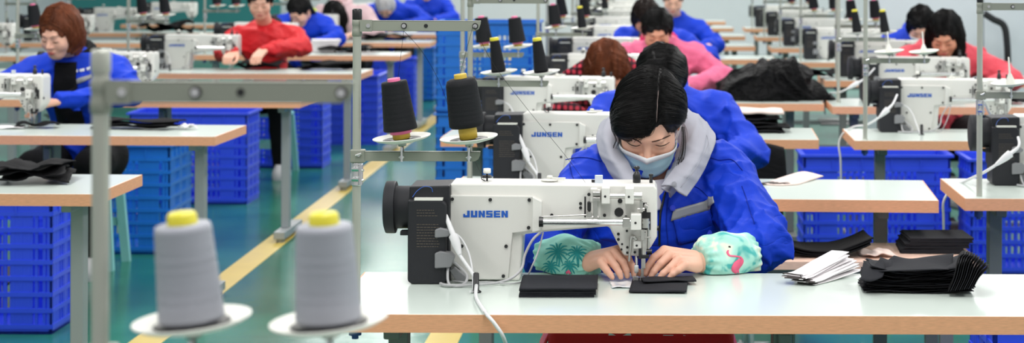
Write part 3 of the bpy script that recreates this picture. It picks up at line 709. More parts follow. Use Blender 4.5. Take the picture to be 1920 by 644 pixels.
crate_at(812, 190, .62, .5, 0, AB, 'azure crate by the aisle between the two focused cones', M_crate2, G2)
dup(RB[0], (1.14, 10.4, 0), 0, 'royal blue crate under the right tables, left one of the pair', G1)
dup(RB[0], (1.93, 10.2, 0), 0, 'royal blue crate under the right tables, right one of the pair', G1)
dup(RB[0], (1.3, 5.8, 0), 0, 'royal blue crate peeking out below the front table\'s right end', G1)
for k, (x, y, z, s) in enumerate(((-.97, 13.0, .0, ''), (-.97, 13.0, .562, ''))):
    dup(AB[0], (x, y, z), 0, ('azure crate, lower of the stacked two behind the second stand', 'azure crate, upper of the stacked two behind the second stand')[k], G2)
dup(AB[0], (-1.1, 15.4, 0), 0, 'azure crate behind the stacked azure pair', G2)
# ------------------------------------------------------------------ people
def rotm(pitch, yaw=0, roll=0):     # pitch bows the head forward (-y is the face), yaw turns towards +x, roll tilts the crown to +x
    return (Matrix.Rotation(R_(yaw), 3, 'Z') @ Matrix.Rotation(R_(pitch), 3, 'X') @ Matrix.Rotation(R_(roll), 3, 'Y'))
def npm(M): return np.array([list(r) for r in M], np.float32)
def head_fn(q, k=.02, full=True):
    d = ell(q, (0, .012, .035), (.0745, .093, .085))
    d = smin(d, ell(q, (0, -.028, -.03), (.0615, .06, .078)), .03)
    d = smin(d, ell(q, (0, -.052, -.088), (.032, .03, .024)), .03)
    for s in (-1, 1):
        d = smin(d, ell(q, (s*.039, -.052, -.032), (.026, .028, .026)), .025)
    d = smin(d, capsule(q, (-.03, -.082, .017), (.03, -.082, .017), .008), .02)
    for s in (-1, 1):
        d = smax(d, -ell(q, (s*.031, -.099, -.004), (.02, .014, .012)), .012)
        d = smin(d, ell(q, (s*.031, -.0765, -.005), (.0165, .0115, .0115)), .006)
    d = smin(d, capsule(q, (0, -.084, .004), (0, -.103, -.033), .006, .0105), .012)
    for s in (-1, 1): d = smin(d, ell(q, (s*.0125, -.092, -.037), (.0075, .0085, .0065)), .006)
    d = smin(d, capsule(q, (-.014, -.083, -.062), (.014, -.083, -.062), .008), .012)
    d = smin(d, capsule(q, (-.01, -.081, -.072), (.01, -.081, -.072), .0078), .008)
    for s in (-1, 1):
        e = ell(q, (s*.077, .012, -.008), (.0075, .019, .031)); e = smax(e, -ell(q, (s*.085, .008, -.006), (.006, .011, .02)), .004)
        d = smin(d, e, .008)
    return d
def tolocal(p, c, Rn): return (p-np.array(c, np.float32))@Rn      # Rn columns = local axes in world
def tube_group(p, chain, k=.008, last=None):
    d = None
    for i in range(len(chain)-1):
        a, b = chain[i], chain[i+1]
        e = capsule(p, a[:3], b[:3], a[3], b[3]); d = e if d is None else np.minimum(d, e) if k == 0 else smin(d, e, k)
    return d
def hand_chains(w, tip, side, spread=1.0, fist=0):
    """wrist, finger-end centre, side=+1 thumb towards +x.  returns palm + fingers + thumb as chains of (x,y,z,r)"""
    w = Vector(w); tip = Vector(tip); d = (tip-w).normalized(); up = Vector((0, 0, 1)); up = (up-d*up.dot(d)).normalized(); lat = d.cross(up)*-side
    out = []; L = (tip-w).length
    for i, (o, fl) in enumerate(((.030, .92), (.010, 1.0), (-.010, .95), (-.028, .8))):
        k = w+d*L*.5+lat*o*.9+up*.012; t0 = w+lat*o*.5
        m = w+d*L*(.5+.27*fl)+lat*o*spread+up*.01; e = w+d*L*(.5+.5*fl)+lat*o*spread*.9-up*.016
        out.append([(*t0, .018), (*k, .0125), (*m, .0088), (*e, .0068)])
    b = w+lat*.022; out.append([(*b, .018), (*(w+d*L*.38+lat*.046-up*.008), .0115), (*(w+d*L*.66+lat*.05-up*.018), .009), (*(w+d*L*.85+lat*.038-up*.022), .0075)])
    return out
def fold(p, s=0, a=.004):
    x, y, z = p[..., 0], p[..., 1], p[..., 2]
    w = np.sin(11*z+7*x+s)+np.sin(9*y-8*x+2*s); w2 = np.sin(23*z-17*x+s*3)+np.sin(19*y+15*z+s)
    r1 = (1-np.abs(np.sin(13*(x*.7+z*.7)+1.3*w+s)))**2.2; r2 = (1-np.abs(np.sin(17*(z*.8-x*.6+y*.3)-1.1*w+.7*w2+2*s)))**2.2
    r3 = (1-np.abs(np.sin(34*(x*.4+z*.6+y*.5)+1.2*w2+1.5*w)))**2
    return -a*(1.3*r1+1.0*r2+.45*r3-.8)
def arm_fold(p, a, b, amp, n, s):       # rings of creases across a sleeve
    a = np.array(a, np.float32); b = np.array(b, np.float32); ba = b-a; t = ((p-a)@ba)/float(ba@ba)
    v = p-a-t[..., None]*ba; ang = np.arctan2(v[..., 2], v[..., 0]+v[..., 1]*.4)
    return -amp*(1-np.abs(np.sin(n*t*PI+1.1*np.sin(ang+s)+.7*np.sin(ang*2+s*2+t*4))))**1.8*(.4+.6*np.abs(np.sin(t*2.2+ang*.5+s)))+amp*.3
def strands(fn, C, Rn, specs, mt, root, org, r=.0007, name='hair_strands', parent=None, seg=9, sides=3):
    """specs: list of (d0, dm, d1, lift) unit directions in the head frame; strands laid on the hair field fn"""
    n = len(specs); t = np.linspace(0, 1, seg)
    d0 = np.array([s[0] for s in specs]); dm = np.array([s[1] for s in specs]); d1 = np.array([s[2] for s in specs]); li = np.array([s[3] for s in specs])
    T = t[None, :, None]; D = (1-T)**2*d0[:, None]+2*T*(1-T)*dm[:, None]+T*T*d1[:, None]; D /= np.linalg.norm(D, axis=-1, keepdims=True)
    rad = np.full((n, seg), .19)
    for _ in range(26):
        q_ = (D*rad[..., None]).astype(np.float32)+np.array([0, .01, .02], np.float32); rad = np.maximum(rad-fn(q_)*.75, .02)
    rad += li[:, None]
    Q = D*rad[..., None]+np.array([0, .01, .02])
    W_ = Q@Rn.T.astype(float)+np.array(C)
    tan = np.gradient(W_, axis=1); tan /= np.linalg.norm(tan, axis=-1, keepdims=True)+1e-9
    nr = D@Rn.T.astype(float); sd = np.cross(tan, nr); sd /= np.linalg.norm(sd, axis=-1, keepdims=True)+1e-9
    taper = (1-.75*np.abs(2*t-1)**4)[None, :, None]*r
    V = np.stack([W_+sd*taper, W_-sd*taper*.5+nr*taper, W_-sd*taper*.5-nr*taper], 2)   # n,seg,3,3
    base = (np.arange(n)[:, None, None]*seg+np.arange(seg-1)[None, :, None])*3+np.arange(3)[None, None]
    nxt = (np.arange(n)[:, None, None]*seg+np.arange(seg-1)[None, :, None])*3+(np.arange(3)[None, None]+1) % 3
    Fs = np.stack([base, nxt, nxt+3, base+3], -1).reshape(-1, 4)
    return mesh_obj(name, V.reshape(-1, 3), Fs, mt, parent or root, org)
def make_person(label, base, table_y=None, head=None, hpitch=38, hyaw=0, hroll=0, hair='bob', hairmat=M_hairb, jacket=M_jack, inner=None, skin=M_skin,
                sh=(.175, .98), lean=.0, hands=None, elbows=None, mask=False, scarf=None, h=.012, trousers=None, twist=0, strips=()):
    """base = seat point on the floor.  offsets are metres from it; -y is towards the camera"""
    bx, by = base; org = (bx, by, 0)
    A = lambda v: (v[0]+bx, v[1]+by, v[2])
    root = thing('person', label, 'person', org)
    hc = head or (0, -.3, 1.13); hc = A(hc); Rh = rotm(hpitch, hyaw, hroll); Rn = npm(Rh)
    nb = A((hc[0]-bx)*.5 if False else (0, 0, 0)) if False else None
    neck0 = tuple(Vector(hc)+Rh @ Vector((0, .035, -.05))); chest = A((.5*(hc[0]-bx), -.13-lean, .92)); pel = A((0, 0, .56)); nk = (.6*chest[0]+.4*hc[0], chest[1]+.02, sh[1]+.035)
    SL, SR = [A((s*sh[0]+.4*(hc[0]-bx), -.12-lean+s*twist, sh[1]-.03)) for s in (-1, 1)]
    hands = hands or (((-.12, -.56, .815), (-.06, -.69, .785)), ((.12, -.56, .815), (.04, -.69, .785)))
    elbows = elbows or ((-.3, -.3, .82), (.3, -.3, .82))
    parts = []
    def hf(p): 
        d = head_fn(tolocal(p, hc, Rn)); return smin(d, capsule(p, neck0, nk, .05, .056), .02)
    m = .17; parts.append(sdf_mesh(hf, [hc[i]-m for i in range(3)], [hc[i]+m for i in range(3)], .0045 if h <= .012 else .007))
    for k, (w, t) in enumerate(hands):
        ch = hand_chains(A(w), A(t), 1 if k == 0 else -1); E = A(elbows[k])
        wv = Vector(A(w)); ev = Vector(E); fo = wv+(ev-wv).normalized()*.09
        def gf(p):
            d = capsule(p, A(w), tuple(fo), .025, .03)
            for c in ch: d = smin(d, tube_group(p, c, .004), .006)
            return d
        pts = [c[:3] for q_ in ch for c in q_]+[tuple(fo)]
        lo = [min(p[i] for p in pts)-.04 for i in range(3)]; hi = [max(p[i] for p in pts)+.04 for i in range(3)]
        parts.append(sdf_mesh(gf, lo, hi, .004 if h <= .012 else .006))
    def tf(p):
        d = capsule(p, pel, chest, .1, .1); d = smin(d, capsule(p, SL, SR, .045), .05)
        return smin(d, capsule(p, chest, nk, .07, .05), .04)
    parts.append(sdf_mesh(tf, [bx-.35, by-.45, .4], [bx+.35, by+.2, 1.15], .016))
    V, Fc = join(parts); mesh_obj('body', V, Fc, skin, root, org)
    # jacket
    def jf(p):
        d = capsule(p, pel, chest, .135, .13); d = smin(d, ell(p, chest, (.185, .13, .17)), .05)
        d = smin(d, capsule(p, SL, SR, .078), .05); d = smin(d, capsule(p, chest, nk, .1, .07), .04)
        for sx, e, (w, _) in ((SL, elbows[0], hands[0]), (SR, elbows[1], hands[1])):
            E = A(e); W2 = A(w); d = smin(d, capsule(p, sx, E, .08, .068)+arm_fold(p, sx, E, .011, 2.6, bx*5), .03); d = smin(d, capsule(p, E, W2, .068, .044)+arm_fold(p, E, W2, .009, 2.6, bx*9), .02)
        d = d+fold(p, bx*7, .012)
        qh = p-np.array(nk, np.float32); 
        return smax(d, -capsule(p, nk, tuple(Vector(neck0)+Vector((0, 0, .05))), .05, .06), .01)
    ex = [A(e) for e in elbows]+[SL, SR]+[A(w) for w, _ in hands]+[pel]
    lo = [min(p[i] for p in ex)-.2 for i in range(3)]; hi = [max(p[i] for p in ex)+.2 for i in range(3)]; lo[2] = .45
    V, Fc = sdf_mesh(jf, lo, hi, h); jk = mesh_obj('jacket', V, Fc, jacket, root, org)
    if strips:
        jv = BVHTree.FromPolygons([tuple(v) for v in V], [tuple(int(i) for i in f) for f in Fc])
        for a_, b_, c_, d_, sm, nm in strips:
            a_, b_, c_, d_ = [Vector((*z_, 0)) for z_ in (a_, b_, c_, d_)]; V2 = []
            for j in range(4):
                for i in range(7):
                    u, v_ = i/6, j/3; pp = (a_*(1-u)+b_*u)*(1-v_)+(d_*(1-u)+c_*u)*v_; V2.append(ray_cam(jv, pp.x, pp.y, .005, by-.35))
            solid(mesh_obj(nm, V2, [(j*7+i, j*7+i+1, j*7+i+8, j*7+i+7) for j in range(3) for i in range(6)], sm, jk, org), .002)
    # collar ring
    cm = MB(); c0 = Vector(nk)+Vector((0, 0, .02))
    ring = [c0+Vector((math.sin(a)*.082, -math.cos(a)*.075-.0, .016-.03*math.cos(a))) for a in np.linspace(.25, 2*PI-.25, 20)]
    cr_ = .03 if scarf else .019; cm.tube(ring, [.01]+[cr_]*18+[.01], 8); cm.build('collar', scarf or jacket, jk, org)
    if inner:
        jb = BVHTree.FromPolygons([tuple(v) for v in V], [tuple(int(i) for i in f) for f in Fc]); V2 = []; nx, nz = 7, 14
        for j in range(nz):
            z = nk[2]+.02-.03-j*.024
            for i in range(nx):
                x = chest[0]*(1-.0)+(nk[0]-chest[0])*(1-j/nz)+(i/(nx-1)-.5)*2*(.05+.02*j/nz); hit = jb.ray_cast(Vector((x, by-1.2, z)), Vector((0, 1, 0)))
                V2.append((hit[0] if hit[0] and hit[0].y < by else Vector((x, by-.22, z)))-Vector((0, .006, 0)))
        solid(mesh_obj('inner_top', V2, [(j*nx+i, j*nx+i+1, (j+1)*nx+i+1, (j+1)*nx+i) for j in range(nz-1) for i in range(nx-1)], inner, root, org), .006)
    # trousers
    def lf(p):
        d = capsule(p, A((-.1, 0, .54)), A((.1, 0, .54)), .12)
        for s in (-1, 1):
            kn = A((s*.13, -.4, .54)); ft = A((s*.14, -.32, .1)); d = smin(d, capsule(p, A((s*.1, 0, .54)), kn, .1, .07), .03); d = smin(d, capsule(p, kn, ft, .07, .055), .02)
        return d+fold(p, 3, .004)
    V, Fc = sdf_mesh(lf, [bx-.3, by-.55, .02], [bx+.3, by+.18, .72], .016); mesh_obj('trousers', V, Fc, trousers or M_bfab, root, org)
    for s in (-1, 1):
        sx = A((s*.14, -.36, 0)); b = MB(); b.rings([[Vector((sx[0]+math.cos(a)*.045*k, sx[1]+math.sin(a)*.12*k-(.0), z)) for a in np.linspace(0, 2*PI, 16, endpoint=False)] for k, z in ((.95, .0), (1, .02), (.95, .05), (.7, .08), (.5, .1))]); b.build('shoe', MATS.get('shoe') or mat('shoe', hx(190, 188, 190), .6), root, org)
    # hair
    def hair_fn(q_):
        d = ell(q_, (0, .018, .042), (.0865, .105, .094)); x, y, z = q_[..., 0], q_[..., 1], q_[..., 2]
        an = np.arctan2(x-.01, z+.12); g = .0022*np.sin(an*60+3*np.sin(y*30))+.0035*np.sin(an*23+2*np.sin(y*22+z*13)+z*8)
        if hair in ('bob', 'long'):
            L_ = -.11 if hair == 'bob' else -.2
            s_ = ell(q_, (0, .03, -.03), (.098, .092, .115 if hair == 'bob' else .15)); d = smin(d, s_, .03)
            if hair == 'long':
                for s2 in (-1, 1): d = smin(d, capsule(q_, (s2*.075, -.01, .0), (s2*.085, -.045, -.17), .03, .022), .03)
        elif hair == 'pony':
            d = smin(d, capsule(q_, (0, .1, .02), (0, .13, -.12), .035, .025), .03)
        d = smax(d, -ell(q_, (.012, -.135, -.045), (.066, .095, .112)), .012)
        d = smax(d, -ell(q_, (0, 0, -.12), (.055, .06, .08)), .02) if hair == 'bob' else d
        return d+g
    def hw(p): return hair_fn(tolocal(p, hc, Rn))
    m = .24; V, Fc = sdf_mesh(hw, [hc[i]-m for i in range(3)], [hc[i]+m for i in range(3)], .006 if h <= .012 else .008)
    hr = mesh_obj('hair', V, Fc, hairmat, root, org)
    rnd = random.Random(int(bx*100)+5); sp = []
    low = {'bob': -1.0, 'long': -1.5, 'pony': -.15}[hair]
    for _ in range(900 if h <= .012 else 300):
        s = rnd.choice((-1, 1)); u = rnd.random(); th = R_(58-110*u)
        a = (.12+rnd.uniform(-.04, .04), -math.sin(th), math.cos(th)); mid = (s*.85, -math.sin(th)*.8, .5*math.cos(th)+.1); e = (s*rnd.uniform(.75, 1.0), -.42+1.1*u, low*(.5+.5*rnd.random()) if hair != 'pony' else -.1-.2*rnd.random())
        sp.append((a, mid, e, rnd.uniform(.0005, .006)))
    strands(hair_fn, hc, Rn, sp, hairmat, root, org, r=.0014, parent=hr)
    # face details
    fb = BVHTree.FromPolygons([tuple(v) for v in parts[0][0]], [tuple(int(i) for i in f) for f in parts[0][1]])
    def on_face(x, z, off=.0012):
        o = Vector(hc)+Rh @ Vector((x, -.2, z)); d = Rh @ Vector((0, 1, 0)); hit = fb.ray_cast(o, d)
        return (hit[0] if hit[0] else Vector(hc)+Rh @ Vector((x, -.09, z)))-d*off
    for s in (-1, 1):
        b = MB(); b.tube([on_face(s*x, z) for x, z in ((.015, .016), (.025, .021), (.037, .022), (.047, .016))], [.0008, .0017, .0017, .0007], 6); b.build('eyebrow', mat('brow_brown', hx(58, 42, 38), .7), root, org)
        b = MB(); b.tube([on_face(s*x, z) for x, z in ((.018, -.009), (.025, -.0125), (.034, -.0125), (.043, -.008))], [.0008, .0014, .0014, .0008], 6); b.build('eyelashes', M_hairb, root, org)
    if mask: face_mask(root, org, fb, hc, Rh)
    else:
        b = MB(); b.tube([on_face(x, z, .0004) for x, z in ((-.022, -.066), (-.01, -.0635), (0, -.065), (.01, -.0635), (.022, -.066))], [.0015, .004, .0042, .004, .0015], 8); b.tube([on_face(x, -.072, .0002) for x in (-.016, 0, .016)], [.002, .0045, .002], 8); b.build('lips', M_lips, root, org)
    return root
def face_mask(root, org, fb, hc, Rh, top=None):
    """surgical mask laid over the lower face"""
    cols = 25; rows = 13; g = []
    for j in range(rows):
        v = j/(rows-1); row = []
        for i in range(cols):
            u = -1+2*i/(cols-1); th = u*R_(80)
            zt = -.021-.011*abs(u); zb = -.118+.052*abs(u)**2.0
            z = zt+(zb-zt)*v
            d = Vector((math.sin(th), -math.cos(th), 0)); o = Vector((0, -.015, z))
            wo, wd = Vector(hc)+Rh @ (o+d*.2), Rh @ -d
            hit = fb.ray_cast(wo, wd); r = .2-(hit[0]-wo).length if hit[0] else .06
            r = min(max(r, .066+.018*math.cos(th)**2-(.014 if v > .8 else 0)*abs(v-.8)*5), .105)
            row.append([r, d, o])
        g.append(row)
    for _ in range(3):
        R2 = [[(g[max(j-1, 0)][i][0]+g[min(j+1, rows-1)][i][0]+g[j][max(i-1, 0)][0]+g[j][min(i+1, cols-1)][0]+2*g[j][i][0])/6 for i in range(cols)] for j in range(rows)]
        for j in range(rows):
            for i in range(cols): g[j][i][0] = max(R2[j][i], min(g[j][i][0], R2[j][i]+.004))
    V = []; Fs = []
    for j in range(rows):
        for i in range(cols):
            r, d, o = g[j][i]; pl = .0016*(j % 4 == 2)-.0012*(j % 4 == 3); V.append(Vector(hc)+Rh @ (o+d*(r+.0048+pl)))
    def band(j0, j1): return [(j*cols+i, j*cols+i+1, (j+1)*cols+i+1, (j+1)*cols+i) for j in range(j0, j1) for i in range(cols-1)]
    mk = mesh_obj('face_mask', V, band(2, rows-1), M_mask, root, org); solid(mk, .0014)
    tb = mesh_obj('mask_band', [v+(Rh @ g[min(k//cols, rows-1)][k % cols][1])*.0006 for k, v in enumerate(V)], band(0, 2), M_maskw, mk, org); solid(tb, .0016)
    for s, c in ((-1, 0), (1, cols-1)):
        ear = Vector(hc)+Rh @ Vector((s*.081, .012, .014)); ear2 = Vector(hc)+Rh @ Vector((s*.081, .02, -.03))
        b = MB(); b.tube([V[c], Vector(hc)+Rh @ Vector((s*.082, -.015, .0)), ear], .0013, 6); b.tube([V[(rows-1)*cols+c], ear2], .0013, 6); b.build('ear_loop', M_maskw, mk, org)
    return mk
# ------------------------------------------------------------------ the masked woman at the front table
def main_person():
    by = 5.66; bx = P(1222, 400, by).x; org = (bx, by, 0)
    root = thing('person', 'woman in pale blue face mask, blue work jacket with grey hood and patterned sleeve covers', 'person', org)
    hc = tuple(P(1217, 227, 5.33)); Rh = rotm(41, -3, 3); Rn = npm(Rh)
    T = lambda *a: tuple(P(*a[:3]))+tuple(a[3:])
    neck0 = tuple(Vector(hc)+Rh @ Vector((0, .035, -.05))); nk = T(1222, 318, 5.47)
    def hf(p): return smin(head_fn(tolocal(p, hc, Rn)), smin(capsule(p, neck0, nk, .049, .056), capsule(p, nk, T(1222, 380, 5.42), .06, .09), .03), .02)
    m = .19; head = sdf_mesh(hf, [hc[0]-m, hc[1]-m, hc[2]-.28], [hc[0]+m, hc[1]+.25, hc[2]+m], .0032)
    def hand(ch, wr, fo):
        def gf(p):
            d = capsule(p, wr[:3], fo[:3], wr[3], fo[3])
            for c in ch: d = smin(d, tube_group(p, c, .003), .005)
            return d
        pts = [c[:3] for c_ in ch for c in c_]+[fo[:3]]
        return sdf_mesh(gf, [min(p[i] for p in pts)-.035 for i in range(3)], [max(p[i] for p in pts)+.035 for i in range(3)], .0021)
    w1 = T(1098, 493, 5.03, .0235)
    L_ = [[T(1110, 486, 5.02, .019), T(1158, 470, 5.0, .0125), T(1177, 484, 4.985, .0092), T(1187, 503, 4.975, .0082), T(1189, 517, 4.97, .0066)],
          [T(1108, 488, 5.01, .019), T(1150, 474, 4.98, .0125), T(1168, 492, 4.965, .0092), T(1174, 508, 4.96, .008), T(1176, 518, 4.958, .0066)],
          [T(1106, 492, 5.0, .018), T(1138, 480, 4.965, .012), T(1154, 500, 4.95, .009), T(1161, 512, 4.945, .0078), T(1164, 520, 4.943, .0064)],
          [T(1104, 498, 5.0, .016), T(1126, 492, 4.955, .0112), T(1138, 508, 4.94, .0085), T(1144, 515, 4.938, .0072), T(1148, 521, 4.936, .006)],
          [T(1112, 490, 5.03, .018), T(1155, 492, 5.035, .0125), T(1182, 502, 5.02, .0102), T(1200, 513, 5.0, .0082)]]
    w2 = T(1314, 493, 5.06, .0245)
    R_h = [[T(1300, 484, 5.05, .019), T(1246, 471, 5.01, .0128), T(1226, 484, 4.99, .0093), T(1214, 502, 4.98, .0082), T(1211, 515, 4.972, .0066)],
           [T(1302, 488, 5.04, .019), T(1256, 479, 4.99, .0125), T(1238, 495, 4.97, .0093), T(1226, 510, 4.962, .0082), T(1221, 518, 4.958, .0068)],
           [T(1304, 494, 5.03, .018), T(1272, 488, 4.975, .012), T(1256, 503, 4.955, .009), T(1243, 514, 4.948, .008), T(1238, 520, 4.945, .0066)],
           [T(1306, 500, 5.02, .016), T(1284, 498, 4.96, .0112), T(1271, 508, 4.945, .0085), T(1261, 515, 4.94, .0074), T(1256, 520, 4.938, .0062)],
           [T(1300, 490, 5.06, .018), T(1255, 492, 5.045, .0125), T(1228, 503, 5.02, .0102), T(1210, 513, 4.998, .0082)]]
    h1 = hand(L_, w1, T(1050, 492, 5.1, .03)); h2 = hand(R_h, w2, T(1365, 485, 5.12, .032))
    pel = (bx, by, .56); chest = T(1224, 400, 5.42)
    tor = sdf_mesh(lambda p: smin(capsule(p, pel, chest, .1, .1), capsule(p, T(1120, 335, 5.46), T(1330, 325, 5.46), .04), .05), [bx-.3, by-.45, .42], [bx+.3, by+.15, 1.2], .016)
    V, Fc = join([head, h1, h2, tor]); mesh_obj('body', V, Fc, M_skin, root, org)
    M_nail = mat('fingernail', hx(240, 196, 184), .25)
    # jacket
    SL, SR = T(1114, 330, 5.46), T(1346, 318, 5.46); EL, ER = T(1014, 462, 5.22), T(1424, 455, 5.22); WL, WR = T(1085, 490, 5.06), T(1330, 488, 5.08)
    def sleeve_fold(p, a, b, amp, n, s):
        a = np.array(a, np.float32); b = np.array(b, np.float32); ba = b-a; t = ((p-a)@ba)/float(ba@ba)
        ang = np.arctan2(p[..., 2]-(a[2]+t*ba[2]), p[..., 0]-(a[0]+t*ba[0])+p[..., 1]*.3)
        return amp*(np.abs(np.sin(n*t*PI+1.5*np.sin(ang*2+s)+s))-.5)
    def jf(p):
        d = capsule(p, pel, chest, .15, .15); d = smin(d, ell(p, T(1224, 420, 5.43), (.2, .14, .19)), .06)
        d = smin(d, capsule(p, SL, SR, .075), .05)
        d = smin(d, capsule(p, T(1222, 345, 5.47), T(1222, 320, 5.52), .1, .06), .04)
        aL = smin(capsule(p, SL, EL, .078, .074), capsule(p, EL, WL, .066, .03), .03)
        aR = smin(capsule(p, SR, ER, .08, .078), capsule(p, ER, WR, .074, .03), .03)
        aR = aR+arm_fold(p, SR, ER, .014, 3.2, .4)+arm_fold(p, ER, WR, .009, 2.5, 1.4)
        aL = aL+arm_fold(p, SL, EL, .014, 3.2, 2.1)
        d = smin(d, smin(aL, aR, .01), .022)
        d = d+fold(p, 1.2, .0085)+.5*fold(p*1.9, 4, .005)
        # open front showing the inside
        return smax(d, -capsule(p, T(1222, 300, 5.42), T(1226, 345, 5.3), .058, .03), .01)
    V, Fc = sdf_mesh(jf, [-.42, 5.0, .46], [.5, 5.82, 1.16], .0052); jk = mesh_obj('jacket', V, Fc, M_jack, root, org)
    jb = BVHTree.FromPolygons([tuple(v) for v in V], [tuple(int(i) for i in f) for f in Fc])
    def J(px, py, off=.003, fall=5.25): return ray_cam(jb, px, py, off, fall)
    def drape(name, quad, mt, parent, nu=12, nv=5, th=.003, off=.003):
        a, b, c, d = [Vector((*q_, 0)) for q_ in quad]; V = []; Fs = []
        for j in range(nv+1):
            for i in range(nu+1):
                u, v = i/nu, j/nv; p = (a*(1-u)+b*u)*(1-v)+(d*(1-u)+c*u)*v; V.append(J(p.x, p.y, off))
        for j in range(nv):
            for i in range(nu): k = j*(nu+1)+i; Fs.append((k, k+1, k+nu+2, k+nu+1))
        return solid(mesh_obj(name, V, Fs, mt, parent, org), th)
    drape('reflective_strip', [(1262, 394), (1338, 372), (1334, 392), (1257, 415)], M_reflect, jk, 14, 4, .002, .005)
    drape('reflective_strip', [(1330, 372), (1342, 370), (1344, 384), (1332, 388)], M_reflect, jk, 4, 3, .002, .009)
    pk = drape('chest_pocket', [(1262, 412), (1334, 392), (1340, 440), (1272, 458)], M_jack, jk, 12, 8, .004, .004)
    for x, y in ((1327, 436), (1260, 391)):
        b = MB(); c = J(x, y, .006); b.cyl(c+Vector((0, .006, 0)), c+Vector((0, -.004, .001)), .0075, n=18); b.cyl(c, c+Vector((0, -.006, .001)), .0045, n=14); b.build('stud', M_btn, jk, org, bevel=.001)
    def seam(pts, r=.0016, name='seam'):
        b = MB(); b.tube([J(v.x, v.y, .0012) for v in bezier([(x, y, 0) for x, y in pts], 12)], r*.8, 6); b.build(name, mat('seam_blue', hx(16, 44, 150), .8), jk, org)
    seam([(1391, 350), (1400, 375), (1408, 400), (1415, 420)]); seam([(1060, 300), (1085, 296), (1110, 298), (1128, 304)]); seam([(1318, 290), (1345, 300), (1372, 300), (1392, 320)])
    seam([(1253, 372), (1250, 400), (1250, 430), (1254, 465)]); seam([(1262, 412), (1268, 440), (1272, 458), (1305, 452), (1340, 440)]); seam([(1068, 310), (1073, 330), (1082, 350)])
    seam([(1260, 360), (1300, 350), (1330, 372)], .0012)
    b = MB(); z = [J(x, y, .004) for x, y in ((1247, 362), (1242, 380), (1238, 400), (1236, 430), (1236, 460))]; b.tube(z, .0028, 6); b.build('zip', M_blk2, jk, org)
    # collar and hood
    def loop(pts): return [P(*p) for p in pts]
    inner = loop([(1206, 356, 5.2), (1184, 318, 5.27), (1164, 280, 5.33), (1156, 245, 5.42), (1172, 222, 5.5), (1216, 210, 5.58), (1264, 217, 5.5), (1288, 245, 5.42), (1284, 285, 5.33), (1260, 322, 5.26), (1240, 352, 5.2)])
    mid = loop([(1190, 362, 5.2), (1160, 318, 5.24), (1140, 276, 5.31), (1136, 240, 5.42), (1155, 210, 5.53), (1216, 196, 5.64), (1282, 203, 5.54), (1312, 236, 5.43), (1312, 276, 5.32), (1292, 320, 5.23), (1262, 352, 5.19)])
    outer = loop([(1176, 364, 5.25), (1142, 322, 5.29), (1122, 280, 5.36), (1121, 248, 5.46), (1140, 222, 5.58), (1216, 206, 5.7), (1296, 211, 5.6), (1334, 244, 5.48), (1341, 268, 5.38), (1318, 322, 5.28), (1287, 369, 5.2)])
    m2 = [a_*.5+b_*.5+Vector((0, -.004, .004)) for a_, b_ in zip(inner, mid)]; m3 = [a_*.55+b_*.45+Vector((0, -.006, -.002)) for a_, b_ in zip(mid, outer)]
    V2, F2 = patch([inner, m2, mid, m3, outer], 12, 6)
    V2 = [v+Vector((0, -.007*(1-abs(math.sin(v.x*34+v.z*46+2*math.sin(v.z*31))))**2, .004*(1-abs(math.sin(v.x*52-v.z*40+1.5*math.sin(v.x*40))))**2)) for v in V2]
    co_ = solid(mesh_obj('hood_collar', V2, F2, M_collar, root, org), .0045)
    # inner lining folds of the hood
    l1 = loop([(1222, 372, 5.24), (1202, 345, 5.3), (1184, 310, 5.39), (1176, 265, 5.45), (1184, 238, 5.52), (1216, 228, 5.57), (1250, 235, 5.53), (1262, 262, 5.47), (1258, 305, 5.4), (1250, 330, 5.32), (1240, 356, 5.24)])
    l2 = loop([(1214, 366, 5.26), (1192, 340, 5.3), (1166, 300, 5.36), (1160, 252, 5.43), (1170, 225, 5.52), (1216, 212, 5.6), (1270, 216, 5.52), (1292, 245, 5.45), (1292, 290, 5.34), (1272, 330, 5.28), (1252, 362, 5.23)])
    l2 = [v+Vector((0, -.018, .004)) for v in l2]
    l3 = loop([(1204, 372, 5.27), (1180, 345, 5.32), (1156, 300, 5.38), (1150, 250, 5.46), (1165, 216, 5.56), (1216, 202, 5.66), (1276, 206, 5.58), (1302, 240, 5.48), (1304, 290, 5.38), (1282, 335, 5.32), (1256, 372, 5.27)])
    V2, F2 = patch([l1, l2, l3], 14, 7); V2 = [v+Vector((0, -.012*(1-abs(math.sin(v.x*60+v.z*85+2*math.sin(v.z*50))))**2, .006*(1-abs(math.sin(v.x*90-v.z*60))))) for v in V2]
    solid(mesh_obj('hood_lining', V2, F2, M_collar, root, org), .005)
    for x, y, D in ((1180, 338, 5.235), (1264, 345, 5.19)):
        b = MB(); c = P(x, y, D)+Vector((0, -.006, 0)); b.cyl(c+Vector((0, .008, 0)), c, .0062, n=16); b.cyl(c, c+Vector((0, -.0015, 0)), .0035, n=12); b.build('snap_button', mat('snap_metal', hx(168, 168, 178), .35, .3), co_, org)
    b = MB(); s_ = bezier([P(x, y, D)-Vector((0, .008, 0)) for x, y, D in ((1272, 356, 5.2), (1303, 318, 5.22), (1327, 272, 5.32), (1322, 246, 5.42))], 6); b.tube(s_, .0008, 5); b.build('stitching', mat('stitch_grey', hx(150, 150, 160), .8), co_, org)
    # pale shirt at the throat
    V2, F2 = patch([loop([(1196, 340, 5.36), (1205, 362, 5.32), (1214, 392, 5.3)]), loop([(1224, 340, 5.31), (1226, 366, 5.28), (1228, 396, 5.26)]), loop([(1250, 336, 5.34), (1246, 362, 5.3), (1240, 392, 5.28)])], 5, 5)
    solid(mesh_obj('inner_top', V2, F2, mat('pale_shirt', hx(205, 200, 208), .8), root, org), .006)
